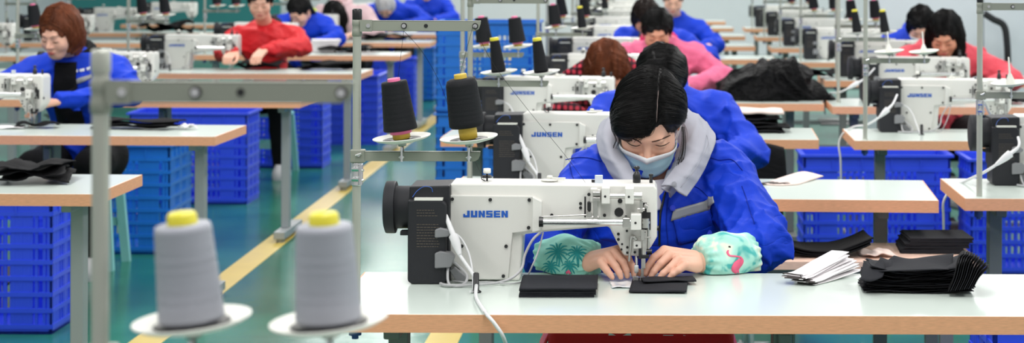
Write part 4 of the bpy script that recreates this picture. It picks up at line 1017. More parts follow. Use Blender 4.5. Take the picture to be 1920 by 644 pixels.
    # sleeve covers
    def cover(a, b, r, s, name):
        a = Vector(a[:3]); b = Vector(b[:3]); ax = (b-a).normalized()
        an, axn, L = np.array(a, np.float32), np.array(ax, np.float32), (b-a).length
        up = np.array((ax.cross(Vector((0, 1, 0)))).normalized(), np.float32); w = np.cross(axn, up)
        def cf(p):
            v = p-an; t = v@axn/L; ang = np.arctan2(v@up, v@w); tt = np.clip(t, 0, 1)
            rr = r*(.62+.42*np.maximum(np.sin(tt*3.14159), 0)**.55)+.0035*np.sin(ang*17+s)*np.exp(-((tt-.02)/.16)**2)+.0035*np.sin(ang*15+s)*np.exp(-((tt-.98)/.13)**2)
            rr = rr+.0028*np.sin(ang*3+tt*9+s)+.002*np.sin(ang*5-tt*14)
            rad = np.sqrt(np.maximum(((v-(v@axn)[..., None]*axn)**2).sum(-1), 1e-9))
            return np.maximum((rad-rr)*.8, (np.abs(t-.5)-.5)*L)
        lo = [min(a[i], b[i])-.09 for i in range(3)]; hi = [max(a[i], b[i])+.09 for i in range(3)]
        V, Fc = sdf_mesh(cf, lo, hi, .0032); V[:, 2] = np.maximum(V[:, 2], .7625)
        return V, Fc
    mt = teal_pattern()
    cR = cover(P(1310, 489, 5.07), P(1414, 479, 5.14), .061, .4, 'sleeve_cover'); oR = mesh_obj('sleeve_cover', *cR, mt, root, org)
    oR['label'] = 'pale teal sleeve cover printed with a pink flamingo'
    cL = cover(P(1116, 490, 5.03), P(1016, 481, 5.13), .054, 1.4, 'sleeve_cover'); oL = mesh_obj('sleeve_cover', *cL, mat('palm_sleeve', hx(160, 226, 212), .75, var=.12, vscale=14), root, org)
    oL['label'] = 'teal sleeve cover printed with palm fronds'
    bR = BVHTree.FromPolygons([tuple(v) for v in cR[0]], [tuple(int(i) for i in f) for f in cR[1]]); bL = BVHTree.FromPolygons([tuple(v) for v in cL[0]], [tuple(int(i) for i in f) for f in cL[1]])
    def band(bv, pts, ws, name, mtl, parent):
        P2 = [Vector((x, y)) for x, y in pts]; C2 = []
        b3 = bezier([Vector((x, y, 0)) for x, y in pts], 5); V = []; n = len(b3)
        for i, c in enumerate(b3):
            t = (b3[min(i+1, n-1)]-b3[max(i-1, 0)]).normalized(); nn = Vector((-t.y, t.x, 0)); f = i/(n-1)*(len(ws)-1); k = int(min(f, len(ws)-2)); w = ws[k]+(ws[k+1]-ws[k])*(f-k)
            for s in (-1, 0, 1): e = c+nn*w*s; V.append(ray_cam(bv, e.x, e.y, .0007, 5.08))
        V = [v for v in V]; Fs = [(i*3+s, i*3+s+1, i*3+s+4, i*3+s+3) for i in range(n-1) for s in (0, 1)]
        return solid(mesh_obj(name, V, Fs, mtl, parent, org), .0008)
    mp = mat('flamingo_pink', hx(240, 108, 142), .7); 
    band(bR, [(1366, 470), (1364, 474), (1368, 480), (1378, 481), (1388, 483), (1392, 490), (1388, 498)], [1, 2.2, 1.6, 1.5, 1.6, 2.2, 3], 'flamingo_print', mp, oR)
    band(bR, [(1388, 486), (1383, 496), (1378, 506), (1385, 513)], [2, 7.5, 7, 1.5], 'flamingo_print', mp, oR)
    band(bR, [(1384, 506), (1385, 516)], [1, .8], 'flamingo_print', mp, oR)
    band(bR, [(1366, 463), (1370, 464)], [1.4, 1], 'flamingo_print', M_blk2, oR)
    band(bL, [(1064, 508), (1068, 515)], [4, 5], 'flamingo_print', mp, oL)
    tl = mat('palm_teal', hx(50, 158, 160), .7)
    for cx, cy, n, L2, a0 in ((1046, 474, 13, 25, .2), (1033, 502, 11, 18, .9), (1082, 476, 12, 21, .5), (1068, 500, 10, 16, .3)):
        for k in range(n):
            a = a0+k*2*PI/n; e = (cx+math.cos(a)*L2, cy+math.sin(a)*L2*.85+3); mdl = (cx+math.cos(a)*L2*.5, cy+math.sin(a)*L2*.5-2)
            band(bL, [(cx, cy), mdl, e], [.7, 1.7, .3], 'palm_print', tl, oL)
        band(bL, [(cx, cy), (cx+3, cy+14), (cx+2, cy+26)], [1, 1.2, 1.4], 'palm_print', tl, oL)
    # hair
    def hair_fn(q_):
        d = ell(q_, (0, .018, .04), (.086, .101, .089)); x, y, z = q_[..., 0], q_[..., 1], q_[..., 2]
        d = smin(d, ell(q_, (-.045, -.035, .045), (.047, .06, .062)), .025)          # swept lock on the left
        d = smin(d, ell(q_, (.06, -.0, .045), (.028, .05, .05)), .02)
        d = smin(d, ell(q_, (-.066, -.015, .0), (.02, .035, .045)), .02)
        d = smin(d, capsule(q_, (0, .1, .03), (0, .13, -.12), .04, .025), .03)
        d = smax(d, -ell(q_, (.03, -.145, -.03), (.043, .108, .118)), .01)
        d = smax(d, -ell(q_, (-.01, -.13, -.075), (.078, .09, .106)), .012)
        d = d+.004*np.exp(-((x-.024-(.05-y)*.05)/.004)**2)*(z > .05)*(y < .09)
        return d+.0014*np.sin(y*260+9*np.sin(x*25)+40*z*x)+.0012*np.sin(y*120+60*x*z)
    def hw(p): return hair_fn(tolocal(p, hc, Rn))
    m = .2; V, Fc = sdf_mesh(hw, [hc[i]-m for i in range(3)], [hc[i]+m for i in range(3)], .004); hr = mesh_obj('hair', V, Fc, M_hairb, root, org)
    rnd = random.Random(4); sp = []
    for _ in range(6500):
        u = rnd.random(); s = -1 if rnd.random() < .62 else 1; th = R_(64-115*u) if rnd.random() < .75 or s > 0 else R_(rnd.uniform(60, 84)); sn, cs = math.sin(th), math.cos(th)
        a = (.2+s*.035+rnd.uniform(-.02, .02), -sn, cs)
        if s < 0:
            mid = (-.5+rnd.uniform(-.13, .13), -sn*1.0-.15*(1-u), cs*.75+.25); e = (-.98+.25*max(0, math.degrees(th)-60)/24, -.66+1.15*u+rnd.uniform(-.08, .08), -.1+.1*u+rnd.uniform(-.12, .08))
        else:
            mid = (.72+rnd.uniform(-.1, .1), -sn*.85+rnd.uniform(-.08, .08), cs*.8+.1); e = (.98, -.3+.95*u+rnd.uniform(-.06, .06), -.0+rnd.uniform(-.1, .08))
        sp.append((a, mid, e, rnd.uniform(.0, .0035) if rnd.random() < .93 else rnd.uniform(.003, .007)))
    strands(hair_fn, hc, Rn, sp, M_hairb, root, org, r=.00042, parent=hr, seg=12)
    scal = strands(hair_fn, hc, Rn, [((.2+.006*math.sin(k), -math.sin(R_(60-k*1.5)), math.cos(R_(60-k*1.5))), (.2, -math.sin(R_(56-k*1.5)), math.cos(R_(56-k*1.5))), (.2+.005*math.sin(k*2), -math.sin(R_(50-k*1.5)), math.cos(R_(50-k*1.5))), .0004) for k in range(27)], mat('scalp', hx(150, 132, 128), .6), root, org, r=.0007, name='hair_parting', parent=hr, seg=5)
    b = MB()
    fb = BVHTree.FromPolygons([tuple(v) for v in head[0]], [tuple(int(i) for i in f) for f in head[1]])
    FP = lambda x, y, off=.0012: ray_cam(fb, x, y, off, 5.22)
    for k in range(26):     # loose fringe wisps over the brow
        x0 = rnd.uniform(1196, 1232); b.tube(bezier([FP(x0+6, 222+rnd.uniform(-3, 3), .014), FP(x0-3, 236, .009), FP(x0-13+rnd.uniform(-4, 3), 252, .006), FP(x0-26+rnd.uniform(-6, 3), 260+rnd.uniform(-4, 6), .004)], 4), .0006, 4)
    for k in range(14):
        x0 = rnd.uniform(1246, 1262); b.tube(bezier([FP(x0, 222, .012), FP(x0+4, 236, .006), FP(x0+6+rnd.uniform(-2, 4), 247+rnd.uniform(-4, 4), .004)], 4), .0006, 4)
    b.build('fringe', M_hairb, hr, org)
    b = MB()
    for k in range(16):
        o = rnd.uniform(-3, 3); b.tube(bezier([P(1280+o, 238, 5.33), P(1282+o*1.3, 262, 5.3), P(1279+o*1.8, 290, 5.28), P(1272+o*1.6, 312+rnd.uniform(-12, 8), 5.27)], 4), .0006, 4)
    for k in range(12):
        o = rnd.uniform(-3, 3); b.tube(bezier([P(1156+o, 225, 5.33), P(1150+o*1.5, 240, 5.31), P(1158+o*1.5, 262, 5.3), P(1154+o*2, 276+rnd.uniform(-8, 6), 5.3)], 4), .0006, 4)
    b.build('loose_strands', M_hairb, hr, org)
    # face
    for pts in (((1176, 257), (1186, 260), (1196, 264), (1203, 269)), ((1256, 254), (1245, 259), (1232, 264), (1222, 266))):
        b = MB(); b.tube(bezier([FP(*p) for p in pts], 4), [.0005+.0013*math.sin(PI*(k+2)/16) for k in range(13)], 6); b.build('eyebrow', mat('brow_brown', hx(70, 50, 44), .7), root, org)
    for pts in (((1176, 267), (1184, 272), (1193, 274), (1201, 272)), ((1255, 267), (1247, 272), (1238, 274), (1229, 272))):
        b = MB(); b.tube(bezier([FP(*p, .0008) for p in pts], 4), [.0004+.0007*math.sin(PI*(k+1)/14) for k in range(13)], 6); b.build('eyelashes', M_hairb, root, org)
    face_mask(root, org, fb, hc, Rh)
    # apron over the lap and trousers
    V2, F2 = patch([[Vector((x, 5.38+dy, z)) for x, z in ((-.27, .52), (-.2, .63), (0, .645), (.18, .635), (.24, .52))] for dy in (-.26, -.12, .02, .16)], 6, 5)
    V2 = [v+Vector((0, 0, .006*math.sin(v.x*40+v.y*30))) for v in V2]
    V2 += [v for v in []]
    ap = solid(mesh_obj('apron', V2, F2, M_redc, root, org), .006)
    V2, F2 = patch([[Vector((x, 5.12-dz*.06, z)) for x in (-.235, -.08, .08, .22)] for dz, z in ((0, .628), (.5, .58), (1, .45), (1.2, .3))], 5, 6); fr = solid(mesh_obj('apron_front', V2, F2, M_redc, ap, org), .005)
    for px_, t_ in ((1165, 'M'), (1270, 'I')):
        b = MB(); x = P(px_, 640, 5.1).x
        if t_ == 'M': b.prism([(x-.04, .575), (x-.03, .61), (x-.005, .6), (x+.02, .61), (x+.045, .575), (x+.02, .55), (x-.01, .56)], 5.098, 5.104)
        else: b.prism([(x-.05, .58), (x-.035, .58), (x-.035, .605), (x-.01, .605), (x-.01, .59), (x+.01, .59), (x+.015, .605), (x+.035, .6), (x+.04, .58), (x+.055, .57), (x+.05, .54), (x-.05, .54)], 5.098, 5.104)
        b.build('apron_lettering', mat('lettering_white', hx(205, 200, 205), .5), fr, org)
    def lf(p):
        d = capsule(p, (bx-.1, by, .54), (bx+.1, by, .54), .12)
        for s in (-1, 1): d = smin(d, smin(capsule(p, (bx+s*.1, by, .54), (bx+s*.12, by-.42, .54), .1, .07), capsule(p, (bx+s*.12, by-.42, .54), (bx+s*.12, by-.4, .1), .07, .055), .02), .03)
        return d
    V, Fc = sdf_mesh(lf, [bx-.3, by-.55, .02], [bx+.3, by+.18, .7], .014); mesh_obj('trousers', V, Fc, M_bfab, root, org)
    for s in (-1, 1):
        sx = (bx+s*.12, by-.44); b = MB(); b.rings([[Vector((sx[0]+math.cos(a)*.045*k, sx[1]+math.sin(a)*.12*k, z)) for a in np.linspace(0, 2*PI, 16, endpoint=False)] for k, z in ((.95, .0), (1, .02), (.95, .05), (.7, .08), (.5, .1))]); b.build('shoe', mat('shoe', hx(190, 188, 190), .6), root, org)
    return root
def teal_pattern():
    m = mat('sleeve_print', hx(170, 220, 208), .75); nt = m.node_tree; b = nt.nodes['Principled BSDF']
    tc = nt.nodes.new('ShaderNodeTexCoord'); n = nt.nodes.new('ShaderNodeTexNoise'); n.inputs['Scale'].default_value = 16; n.inputs['Detail'].default_value = 2; n.inputs['Distortion'].default_value = 1.2
    r = nt.nodes.new('ShaderNodeValToRGB'); r.color_ramp.interpolation = 'LINEAR'
    cr = r.color_ramp; cr.elements[0].position = .36; cr.elements[0].color = (*hx(78, 176, 172), 1); cr.elements[1].position = .44; cr.elements[1].color = (*hx(160, 218, 204), 1)
    e = cr.elements.new(.56); e.color = (*hx(178, 226, 212), 1); e = cr.elements.new(.64); e.color = (*hx(222, 232, 212), 1)
    nt.links.new(tc.outputs['Object'], n.inputs['Vector']); nt.links.new(n.outputs['Fac'], r.inputs['Fac']); nt.links.new(r.outputs['Color'], b.inputs['Base Color'])
    return m
main_person()
# ------------------------------------------------------------------ the other workers
M_red = mat('red_down_jacket', hx(214, 22, 34), .6, bump=.3, bscale=300)
M_pinkj = mat('pink_jacket', hx(244, 120, 160), .65, bump=.3, bscale=300)
M_mag = mat('magenta_collar', hx(214, 40, 100), .7)
M_coral = mat('coral_jacket', hx(236, 92, 106), .65, bump=.3, bscale=300)
M_scarfd = mat('dark_scarf', hx(40, 36, 42), .85)
M_mauve = mat('mauve_top', hx(158, 108, 130), .8)
M_lime = mat('lime_collar', hx(196, 214, 60), .7)
M_palep = mat('pale_pink_fleece', hx(232, 200, 204), .9, bump=.8, bscale=150)
M_orng = mat('orange_collar', hx(224, 120, 60), .7)
M_fur = mat('white_fleece', hx(228, 226, 228), .95, bump=1, bscale=120)
def plaid():
    m = mat('red_plaid', hx(110, 26, 40), .8); nt = m.node_tree; b = nt.nodes['Principled BSDF']; tc = nt.nodes.new('ShaderNodeTexCoord'); last = None
    for ax in ('X', 'Z'):
        w = nt.nodes.new('ShaderNodeTexWave'); w.bands_direction = ax; w.inputs['Scale'].default_value = 11; w.inputs['Distortion'].default_value = .6; nt.links.new(tc.outputs['Object'], w.inputs['Vector'])
        if last is None: last = w.outputs['Fac']
        else:
            mm = nt.nodes.new('ShaderNodeMath'); mm.operation = 'MULTIPLY'; nt.links.new(last, mm.inputs[0]); nt.links.new(w.outputs['Fac'], mm.inputs[1]); last = mm.outputs[0]
    r = nt.nodes.new('ShaderNodeValToRGB'); r.color_ramp.elements[0].color = (*hx(30, 14, 24), 1); r.color_ramp.elements[1].color = (*hx(196, 60, 78), 1); r.color_ramp.elements[1].position = .6
    nt.links.new(last, r.inputs['Fac']); nt.links.new(r.outputs['Color'], b.inputs['Base Color']); return m
M_plaid = plaid()
for m_ in (M_red, M_pinkj, M_coral, M_plaid): wrinkle(m_, 8, .012, .7)
CH = {'c': None, 's': None}
def make_stool(label):
    t = thing('stool', label, 'stool'); mt = mat('pale_teal_plastic', hx(150, 214, 214), .4)
    b = MB(); b.box(-.15, .15, -.15, .15, .4, .425); b.build('seat', mt, t, bevel=.012)
    for sx in (-1, 1):
        for sy in (-1, 1):
            b = MB(); b.rings([[Vector((sx*(.13+k*.03)+a*.02, sy*(.13+k*.03)+c*.02, z)) for a, c in ((-1, -1), (1, -1), (1, 1), (-1, 1))] for k, z in ((0, .4), (1, 0))], smooth=False); b.build('leg', mt, t)
    b = MB(); b.box(-.14, .14, -.15, -.14, .18, .22); b.box(-.14, .14, .14, .15, .18, .22); b.build('rung', mt, t)
    return t
def seat(x, y, kind, label):
    if CH[kind] is None: CH[kind] = (make_chair if kind == 'c' else make_stool)(label); CH[kind].location = (x, y, 0)
    else: dup(CH[kind], (x, y, 0), 0, label)
def pers(label, px, py, D, seatk, seatl, dx=0, **kw):
    p = P(px, py, D); bx, by = p.x+dx, D+.32; hp = kw.get('hpitch', 38); p.z += -.03 if hp >= 40 else .03 if hp <= 20 else 0
    make_person(label, (bx, by), head=(-dx, -.32, p.z), **kw)
    seat(bx, by+.04, seatk, seatl)
def hnd(*a): return ((a[0], a[1]), (a[2], a[3]))
pers('person in royal blue jacket with dark tied hair, right behind the masked woman', 1241, 139, 7.45, 'c', 'black work chair of the worker behind the masked woman', hair='pony', hpitch=48, sh=(.185, .99),
     hands=(((-.2, -.55, .82), (-.15, -.67, .785)), ((.16, -.55, .82), (.08, -.67, .785))), elbows=((-.29, -.28, .85), (.32, -.27, .83)), h=.009)
pers('woman in dark red plaid shirt with brown hair falling over the face', 1138, 118, 9.65, 'c', 'black work chair of the woman in plaid', hair='long', hairmat=M_hairbr, skin=M_skinr, jacket=M_plaid, hpitch=52, sh=(.165, .93), h=.01)
pers('woman in a pink jacket with magenta collar, black hair tied back', 1232, 61, 11.75, 'c', 'black work chair of the woman in pink', hair='pony', jacket=M_pinkj, scarf=M_mag, hpitch=21, dx=.04, sh=(.19, .98), elbows=((-.29, -.25, .84), (.34, -.2, .84)), skin=M_skinr, h=.012)
pers('worker in royal blue with orange collar and long dark hair, behind the pink jacket', 1211, 26, 14.1, 'c', 'black work chair behind the pink-jacketed woman', hair='bob', hairmat=M_hairdb, scarf=M_orng, hpitch=40, dx=.08, sh=(.19, .98), elbows=((-.3, -.25, .84), (.36, -.2, .84)), skin=M_skinr, h=.016)
pers('worker in royal blue at the top of the picture, one hand on a far table', 1262, -2, 16.4, 's', 'teal stool of the farthest blue worker in the middle line', hair='pony', hpitch=25, dx=.05, hands=(((-.12, -.5, .82), (-.08, -.6, .79)), ((.2, -.5, .84), (.22, -.64, .8))), h=.018)
pers('woman in a coral jacket with long straight black hair over one shoulder', 1772, 66, 11.6, 'c', 'black work chair of the woman in coral', hair='long', jacket=M_coral, skin=M_skinr, hpitch=30, hyaw=-16, dx=.03, sh=(.19, .97), elbows=((-.3, -.3, .84), (.36, -.25, .84)), h=.01)
pers('worker in royal blue with long black hair and pale mask beside the coral jacket', 1727, 40, 13.8, 'c', 'black work chair of the masked worker behind the coral jacket', hair='bob', mask=True, hpitch=40, hyaw=-14, h=.014)
pers('woman with chin-length brown hair in an open royal blue jacket over black', 112, 74, 9.85, 's', 'pale teal stool beside the brown-haired woman\'s legs', hair='bob', hairmat=M_hairbr, inner=M_bfab, scarf=M_bfab, hpitch=20, hyaw=-20, hroll=4, dx=.03, sh=(.2, .99),
     hands=(((-.3, -.66, .85), (-.21, -.79, .8)), ((.07, -.66, .86), (-.05, -.78, .81))), elbows=((-.42, -.3, .86), (.3, -.3, .88)), h=.009,
     strips=[((138, 150), (172, 139), (174, 147), (140, 159), M_reflect, 'reflective_strip'), ((136, 133), (146, 131), (146, 136), (137, 139), M_maskw, 'chest_mark'), ((149, 131), (158, 129), (158, 134), (150, 136), M_maskw, 'chest_mark'), ((161, 128), (170, 125), (171, 130), (162, 133), M_maskw, 'chest_mark')])
pers('person in a red padded jacket with dark scarf, both hands on black cloth', 488, 12, 14.2, 's', 'pale teal stool below the red jacket', hair='pony', jacket=M_red, scarf=M_scarfd, hpitch=16, hyaw=8, sh=(.2, .98),
     hands=(((-.12, -.64, .87), (-.14, -.78, .82)), ((.08, -.62, .89), (.05, -.78, .82))), elbows=((-.27, -.25, .86), (.27, -.22, .9)), h=.011)
pers('dark-haired worker in royal blue with lime collar, beside the red jacket', 562, 22, 16.7, 's', 'pale teal stool of the lime-collared worker', hair='pony', scarf=M_lime, hpitch=35, hyaw=-30, dx=.0, hands=(((-.02, -.5, .83), (.03, -.6, .8)), ((.18, -.5, .83), (.16, -.62, .8))), elbows=((-.2, -.3, .84), (.3, -.3, .86)), h=.015)
pers('dark-haired worker wrapped in a pale pink hooded fleece', 626, 30, 18.9, 's', 'pale teal stool of the pale pink fleece wearer', hair='long', jacket=M_palep, scarf=M_palep, hpitch=35, hyaw=-25, dx=.1, sh=(.2, 1.02), h=.018)
pers('worker in royal blue with a round white fleece hood', 722, 6, 21.2, 's', 'pale teal stool of the white-hooded worker', hair='bob', hairmat=M_fur, hpitch=55, dx=.05, sh=(.24, .97), elbows=((-.36, -.25, .84), (.38, -.2, .84)), h=.02)
pers('far worker in royal blue holding something pale pink', 800, -14, 23.2, 's', 'pale teal stool of the farthest worker on the left', hair='pony', hpitch=20, dx=.0, sh=(.2, .98), h=.02)
# small chest marks on the brown-haired woman's jacket
# ------------------------------------------------------------------ cloths and piles
NS = np.random.RandomState(5)
def sheet(name, label, cat, c, w, d, rz, mt, amp=.004, thick=.002, curl=None, group=None, n=(9, 6), seed=0, lift=0, rag=.0, tilt=(0, 0)):
    """a cloth lying at c (its centre, underside height c.z)"""
    rs = random.Random(seed*13+1); ph = [rs.uniform(0, 6) for _ in range(6)]; V = []; nx, ny = n[0]*2+1, n[1]*2+1
    M = Matrix.Rotation(rz, 3, 'Z')
    for j in range(ny):
        for i in range(nx):
            u, v = i/(nx-1), j/(ny-1); e = rag*(rs.random()-.5) if (i in (0, nx-1) or j in (0, ny-1)) else 0
            x, y = (u-.5)*w+e, (v-.5)*d+e*.6
            z = amp*(1+.5*(math.sin(9*u+ph[0]+3*v)+math.sin(7*v+ph[1]-4*u)*.6+math.sin(17*u+ph[2])*.3))+lift
            if curl: z += curl(u, v)
            z += x*tilt[0]+y*tilt[1]
            p = M @ Vector((x, y, 0)); V.append(Vector((c[0]+p.x, c[1]+p.y, c[2]+thick/2+max(z, 0))))
    Fs = [(j*nx+i, j*nx+i+1, (j+1)*nx+i+1, (j+1)*nx+i) for j in range(ny-1) for i in range(nx-1)]
    o = mesh_obj(name, V, Fs, mt, None, (c[0], c[1], c[2])); o.location = c; solid(o, thick)
    return tag(o, label, cat, group)
def stack_piece(name, label, cat, c, w, d, h, rz, mt, layers=4, group=None, seed=0):
    """a folded thickness of cloth: a body with visible layers"""
    rs = random.Random(seed); b = MB(); M = Matrix.Rotation(rz, 4, 'Z'); hh = h/layers
    for k in range(layers):
        e = [rs.uniform(-.003, .003) for _ in range(4)]; nn = 14
        top = []; bot = []
        pts = [(-w/2+e[0], -d/2+e[1])]+[(-w/2+w*i/nn, -d/2+e[1]+rs.uniform(-.0008, .0008)) for i in range(1, nn)]+[(w/2+e[2], -d/2+e[1]), (w/2+e[2], d/2+e[3]), (-w/2+e[0], d/2+e[3])]
        for z, l in ((k*hh+.0002, bot), (k*hh+hh*.86, top)): l.extend([M @ Vector((x, y, z+rs.uniform(0, hh*.1))) for x, y in pts])
        b.rings([bot, top], smooth=False)
    o = b.build(name, mt); o.location = c; return tag(o, label, cat, group)
zt = .7606
p = on_z(1046, 538, .77); stack_piece('folded_black_cloth', 'black folded cloth stack lying flat in front of the machine\'s column', 'cloth', (p.x, p.y+.005, zt), .17, .2, .018, .02, M_gfab, 4, seed=3)
sheet('black_cloth_piece', 'thin black bag blank resting on top of the folded stack by the machine column', 'cloth', (p.x+.004, p.y-.002, zt+.0185), .176, .2, .01, M_gfab, .0006, .0025, seed=4)
p = on_z(1236, 540); sheet('black_cloth_under_needle', 'black bag panel being sewn under the presser foot', 'cloth', (p.x, p.y+.01, zt), .132, .2, -.04, M_gfab, .0012, .0035, seed=6, curl=lambda u, v: .003*u)
sheet('black_cloth_fold', 'narrow folded black strip held by the fingertips', 'cloth', (p.x+.022, p.y+.055, zt+.0075), .125, .06, .12, M_gfab, .0016, .003, seed=7)
p = on_z(1172, 536); sheet('clear_film', 'crumpled clear plastic film left of the needle', 'film', (p.x, p.y, zt), .07, .09, .1, mat('clear_film', hx(226, 230, 234), .12), .002, .0006, seed=8, rag=.006)
# white strips
p = on_z(1548, 532)
for k in range(9):
    rz = .93+.06*math.sin(k*2.3); w = .225-.006*(k % 3)
    st_ = sheet('white_cloth_strip', 'white cloth strip with dark end in the loose stack beside the black bags', 'cloth strip', (p.x-.005*k+.02+.006*math.sin(k*5), p.y+.07+.012*math.sin(k*1.7), zt+.0022*k), w, .05, rz, M_paper, .0008, .0016, curl=lambda u, v, k=k: .035*max(0, u-.2)*(.3+k/9), group='loose stack of white strips', seed=k)
    vs_ = [v.co.copy() for v in st_.data.vertices]; nx_ = 19; e_ = []
    for j in range(13):
        for i in (0, 1): e_.append(vs_[j*nx_+i]+Vector((0, 0, .0006)))
    solid(mesh_obj('dark_end', e_, [(2*j, 2*j+1, 2*j+3, 2*j+2) for j in range(12)], mat('strip_end', hx(70, 66, 66), .8), st_), .003)
# pile of black bags
p = on_z(1716, 545)
NB = 22
for k in range(NB):
    f = k/(NB-1); w = .255-.02*f+random.uniform(-.008, .008); d = .16+random.uniform(-.01, .01)
    cu = lambda u, v, f=f, k=k: f*.02*max(0, (u-.66)/.34)**1.6*(1+.25*math.sin(v*3))+.003*math.sin(u*7+k*1.3)+.01*f*max(0, (.22-u)/.22)
    sheet('black_fabric_bag', 'sewn black fabric bag in the tall splayed pile right on the front table', 'fabric bag', (p.x+.012*f+random.uniform(-.006, .006), p.y+.03+random.uniform(-.007, .007), zt+.0021*k), w, d, random.uniform(-.09, .05), M_gfab if k % 4 == 0 or k > NB-4 else M_bfab, .0035, .001, curl=cu, group='pile of sewn black bags', seed=k+40, rag=.004, n=(11, 4))
zb = zt+.0021*NB
def flap(name, label, pts, mt=M_gfab, th=.0016):
    V, Fs = patch(pts, 5, 4); c = V[0]; o = mesh_obj(name, V, Fs, mt, None, tuple(c)); o.location = c; solid(o, th); return tag(o, label, 'fabric bag', None)
flap('open_fabric_bag', 'dark grey open bag with raised stitched edge on top of the black pile', [[P(1640, 510, 4.78), P(1700, 508, 4.76), P(1760, 506, 4.76), P(1780, 507, 4.78)], [P(1650, 500, 4.83), P(1700, 498, 4.82), P(1745, 496, 4.82), P(1785, 500, 4.84)], [P(1676, 480, 4.88), P(1705, 486, 4.88), P(1740, 482, 4.88), P(1788, 476, 4.9)]])
flap('grey_bag_flap', 'stiff dark grey bag panel standing at the left end of the black pile', [[P(1614, 525, 4.74), P(1634, 528, 4.74), P(1655, 520, 4.76)], [P(1616, 505, 4.78), P(1635, 508, 4.78), P(1660, 502, 4.8)], [P(1620, 489, 4.82), P(1636, 498, 4.82), P(1652, 484, 4.84)]])
flap('grey_bag_corner', 'small folded grey bag corner standing behind the left panel of the pile', [[P(1650, 510, 4.8), P(1668, 508, 4.8), P(1676, 506, 4.8)], [P(1649, 495, 4.83), P(1664, 494, 4.83), P(1676, 496, 4.84)], [P(1650, 482, 4.86), P(1662, 487, 4.86), P(1674, 489, 4.86)]])
# splayed bag edges at the right end of the pile, standing like pages
for k in range(12):
    f = k/11; x0 = 1790+k*4.2; top = 470+26*f*f; D0 = 4.78-.01*f
    V, Fs = patch([[P(x0-12, 548-6*f, D0-.05), P(x0-1, 522, D0-.045), P(x0+8, top+16, D0-.04), P(x0+17, top+7, D0-.035)], [P(x0-12, 534-4*f, D0+.05), P(x0-1, 510, D0+.05), P(x0+8, top+9, D0+.05), P(x0+17, top, D0+.05)]], 5, 4)
    c = V[0]; o = mesh_obj('black_fabric_bag', V, Fs, M_gfab if k % 2 else M_bfab, None, tuple(c)); o.location = c; solid(o, .0014)
    tag(o, 'black bag standing curled like a page at the right end of the pile', 'fabric bag', 'curled bags at the right end of the pile')
# cloths on other tables
def tcloth(px, py, w, d, rz, mt, label, amp=.008, name='black_cloth', z=.7608, n=3, seed=0, hh=.006):
    p = on_z(px, py, z)
    root = None
    for k in range(n):
        sheet(name, label if n == 1 else label+(', lowest layer', ', upper layer', ', topmost layer', ', fourth layer')[k], 'cloth', (p.x+random.uniform(-.02, .02)*(n > 1), p.y+random.uniform(-.02, .02)*(n > 1), z+.0022+k*(hh+amp*.8)), w*random.uniform(.8, 1), d*random.uniform(.8, 1), rz+random.uniform(-.2, .2)*(n > 1), mt, amp, .003, seed=seed+k, rag=.012)
tcloth(60, 340, .26, .3, .1, M_bfab, 'crumpled black cloth on the lower left table', .016, n=3, seed=11)
tcloth(262, 241, .44, .16, -.03, M_bfab, 'long flat black cloth at the aisle end of the brown-haired woman\'s table', .008, n=3, seed=15)
tcloth(352, 243, .07, .06, .5, M_paper, 'small white scrap at the end of the long black cloth', .012, n=1, seed=18, name='white_scrap')
tcloth(70, 240, .22, .12, 0, M_bfab, 'black cloth in the brown-haired woman\'s hands', .014, n=1, seed=19)
tcloth(20, 241, .14, .1, .2, M_paper, 'thin white paper scraps under the brown-haired woman\'s machine', .004, n=1, seed=20, name='white_scrap')
tcloth(486, 130, .36, .2, 0, M_bfab, 'black cloth under the red-jacketed person\'s hands', .02, n=2, seed=21)
tcloth(615, 131, .42, .2, 0, M_bfab, 'black cloth right of the red-jacketed person', .02, n=2, seed=24)
tcloth(652, 99, .5, .22, 0, M_bfab, 'black cloth on the lime-collared worker\'s table', .02, n=2, seed=27)
tcloth(720, 75, .5, .24, 0, M_bfab, 'black cloth on the table before the white hood', .02, n=2, seed=30)
tcloth(315, 63, .5, .26, 0, M_bgloss, 'heap of black cloth on a far left table above the white machine', .05, n=2, seed=33)
tcloth(1520, 146, .3, .2, 0, M_bfab, 'black cloth on the table behind the big black mound', .02, n=2, seed=36)
tcloth(1890, 194, .2, .16, 0, M_bfab, 'black cloth at the right edge on the coral-jacketed woman\'s table', .014, n=1, seed=39)
# sheaf of white folded cloth beside the red jacket
for k in range(5):
    p = on_z(598, 100); stack_piece('white_folded_cloth', 'white folded cloth in the sheaf right of the red jacket', 'cloth', (p.x+.01*k, p.y+.1, .7625+.021*k), .22, .16, .02, .05*k, M_paper, 2, 'sheaf of white cloths', seed=k)
# cream cloth on the second table
p = on_z(1490, 342); V, Fs = patch([[P(1432, 348, 7.03), P(1462, 350, 7.0), P(1496, 348, 7.03)], [P(1452, 338, 7.15), P(1482, 340, 7.13), P(1520, 338, 7.15)], [P(1496, 324, 7.3), P(1512, 323, 7.3), P(1544, 331, 7.27)]], 5, 5)
V = [Vector((v.x, v.y, max(v.z, .7625))) for v in V]
o = mesh_obj('cream_cloth', V, Fs, M_pinkw, None, tuple(V[0])); o.location = V[0]; solid(o, .004); tag(o, 'cream pink folded cloth on the table right behind the masked woman', 'cloth')
p = on_z(1432, 346)
sheet('dark_scrap', 'dark ragged fabric edge sticking out under the cream cloth', 'cloth', (p.x+.02, p.y-.01, .7608), .12, .04, .1, mat('ragged_dark', hx(84, 78, 76), .8), .003, .002, seed=50, rag=.02)
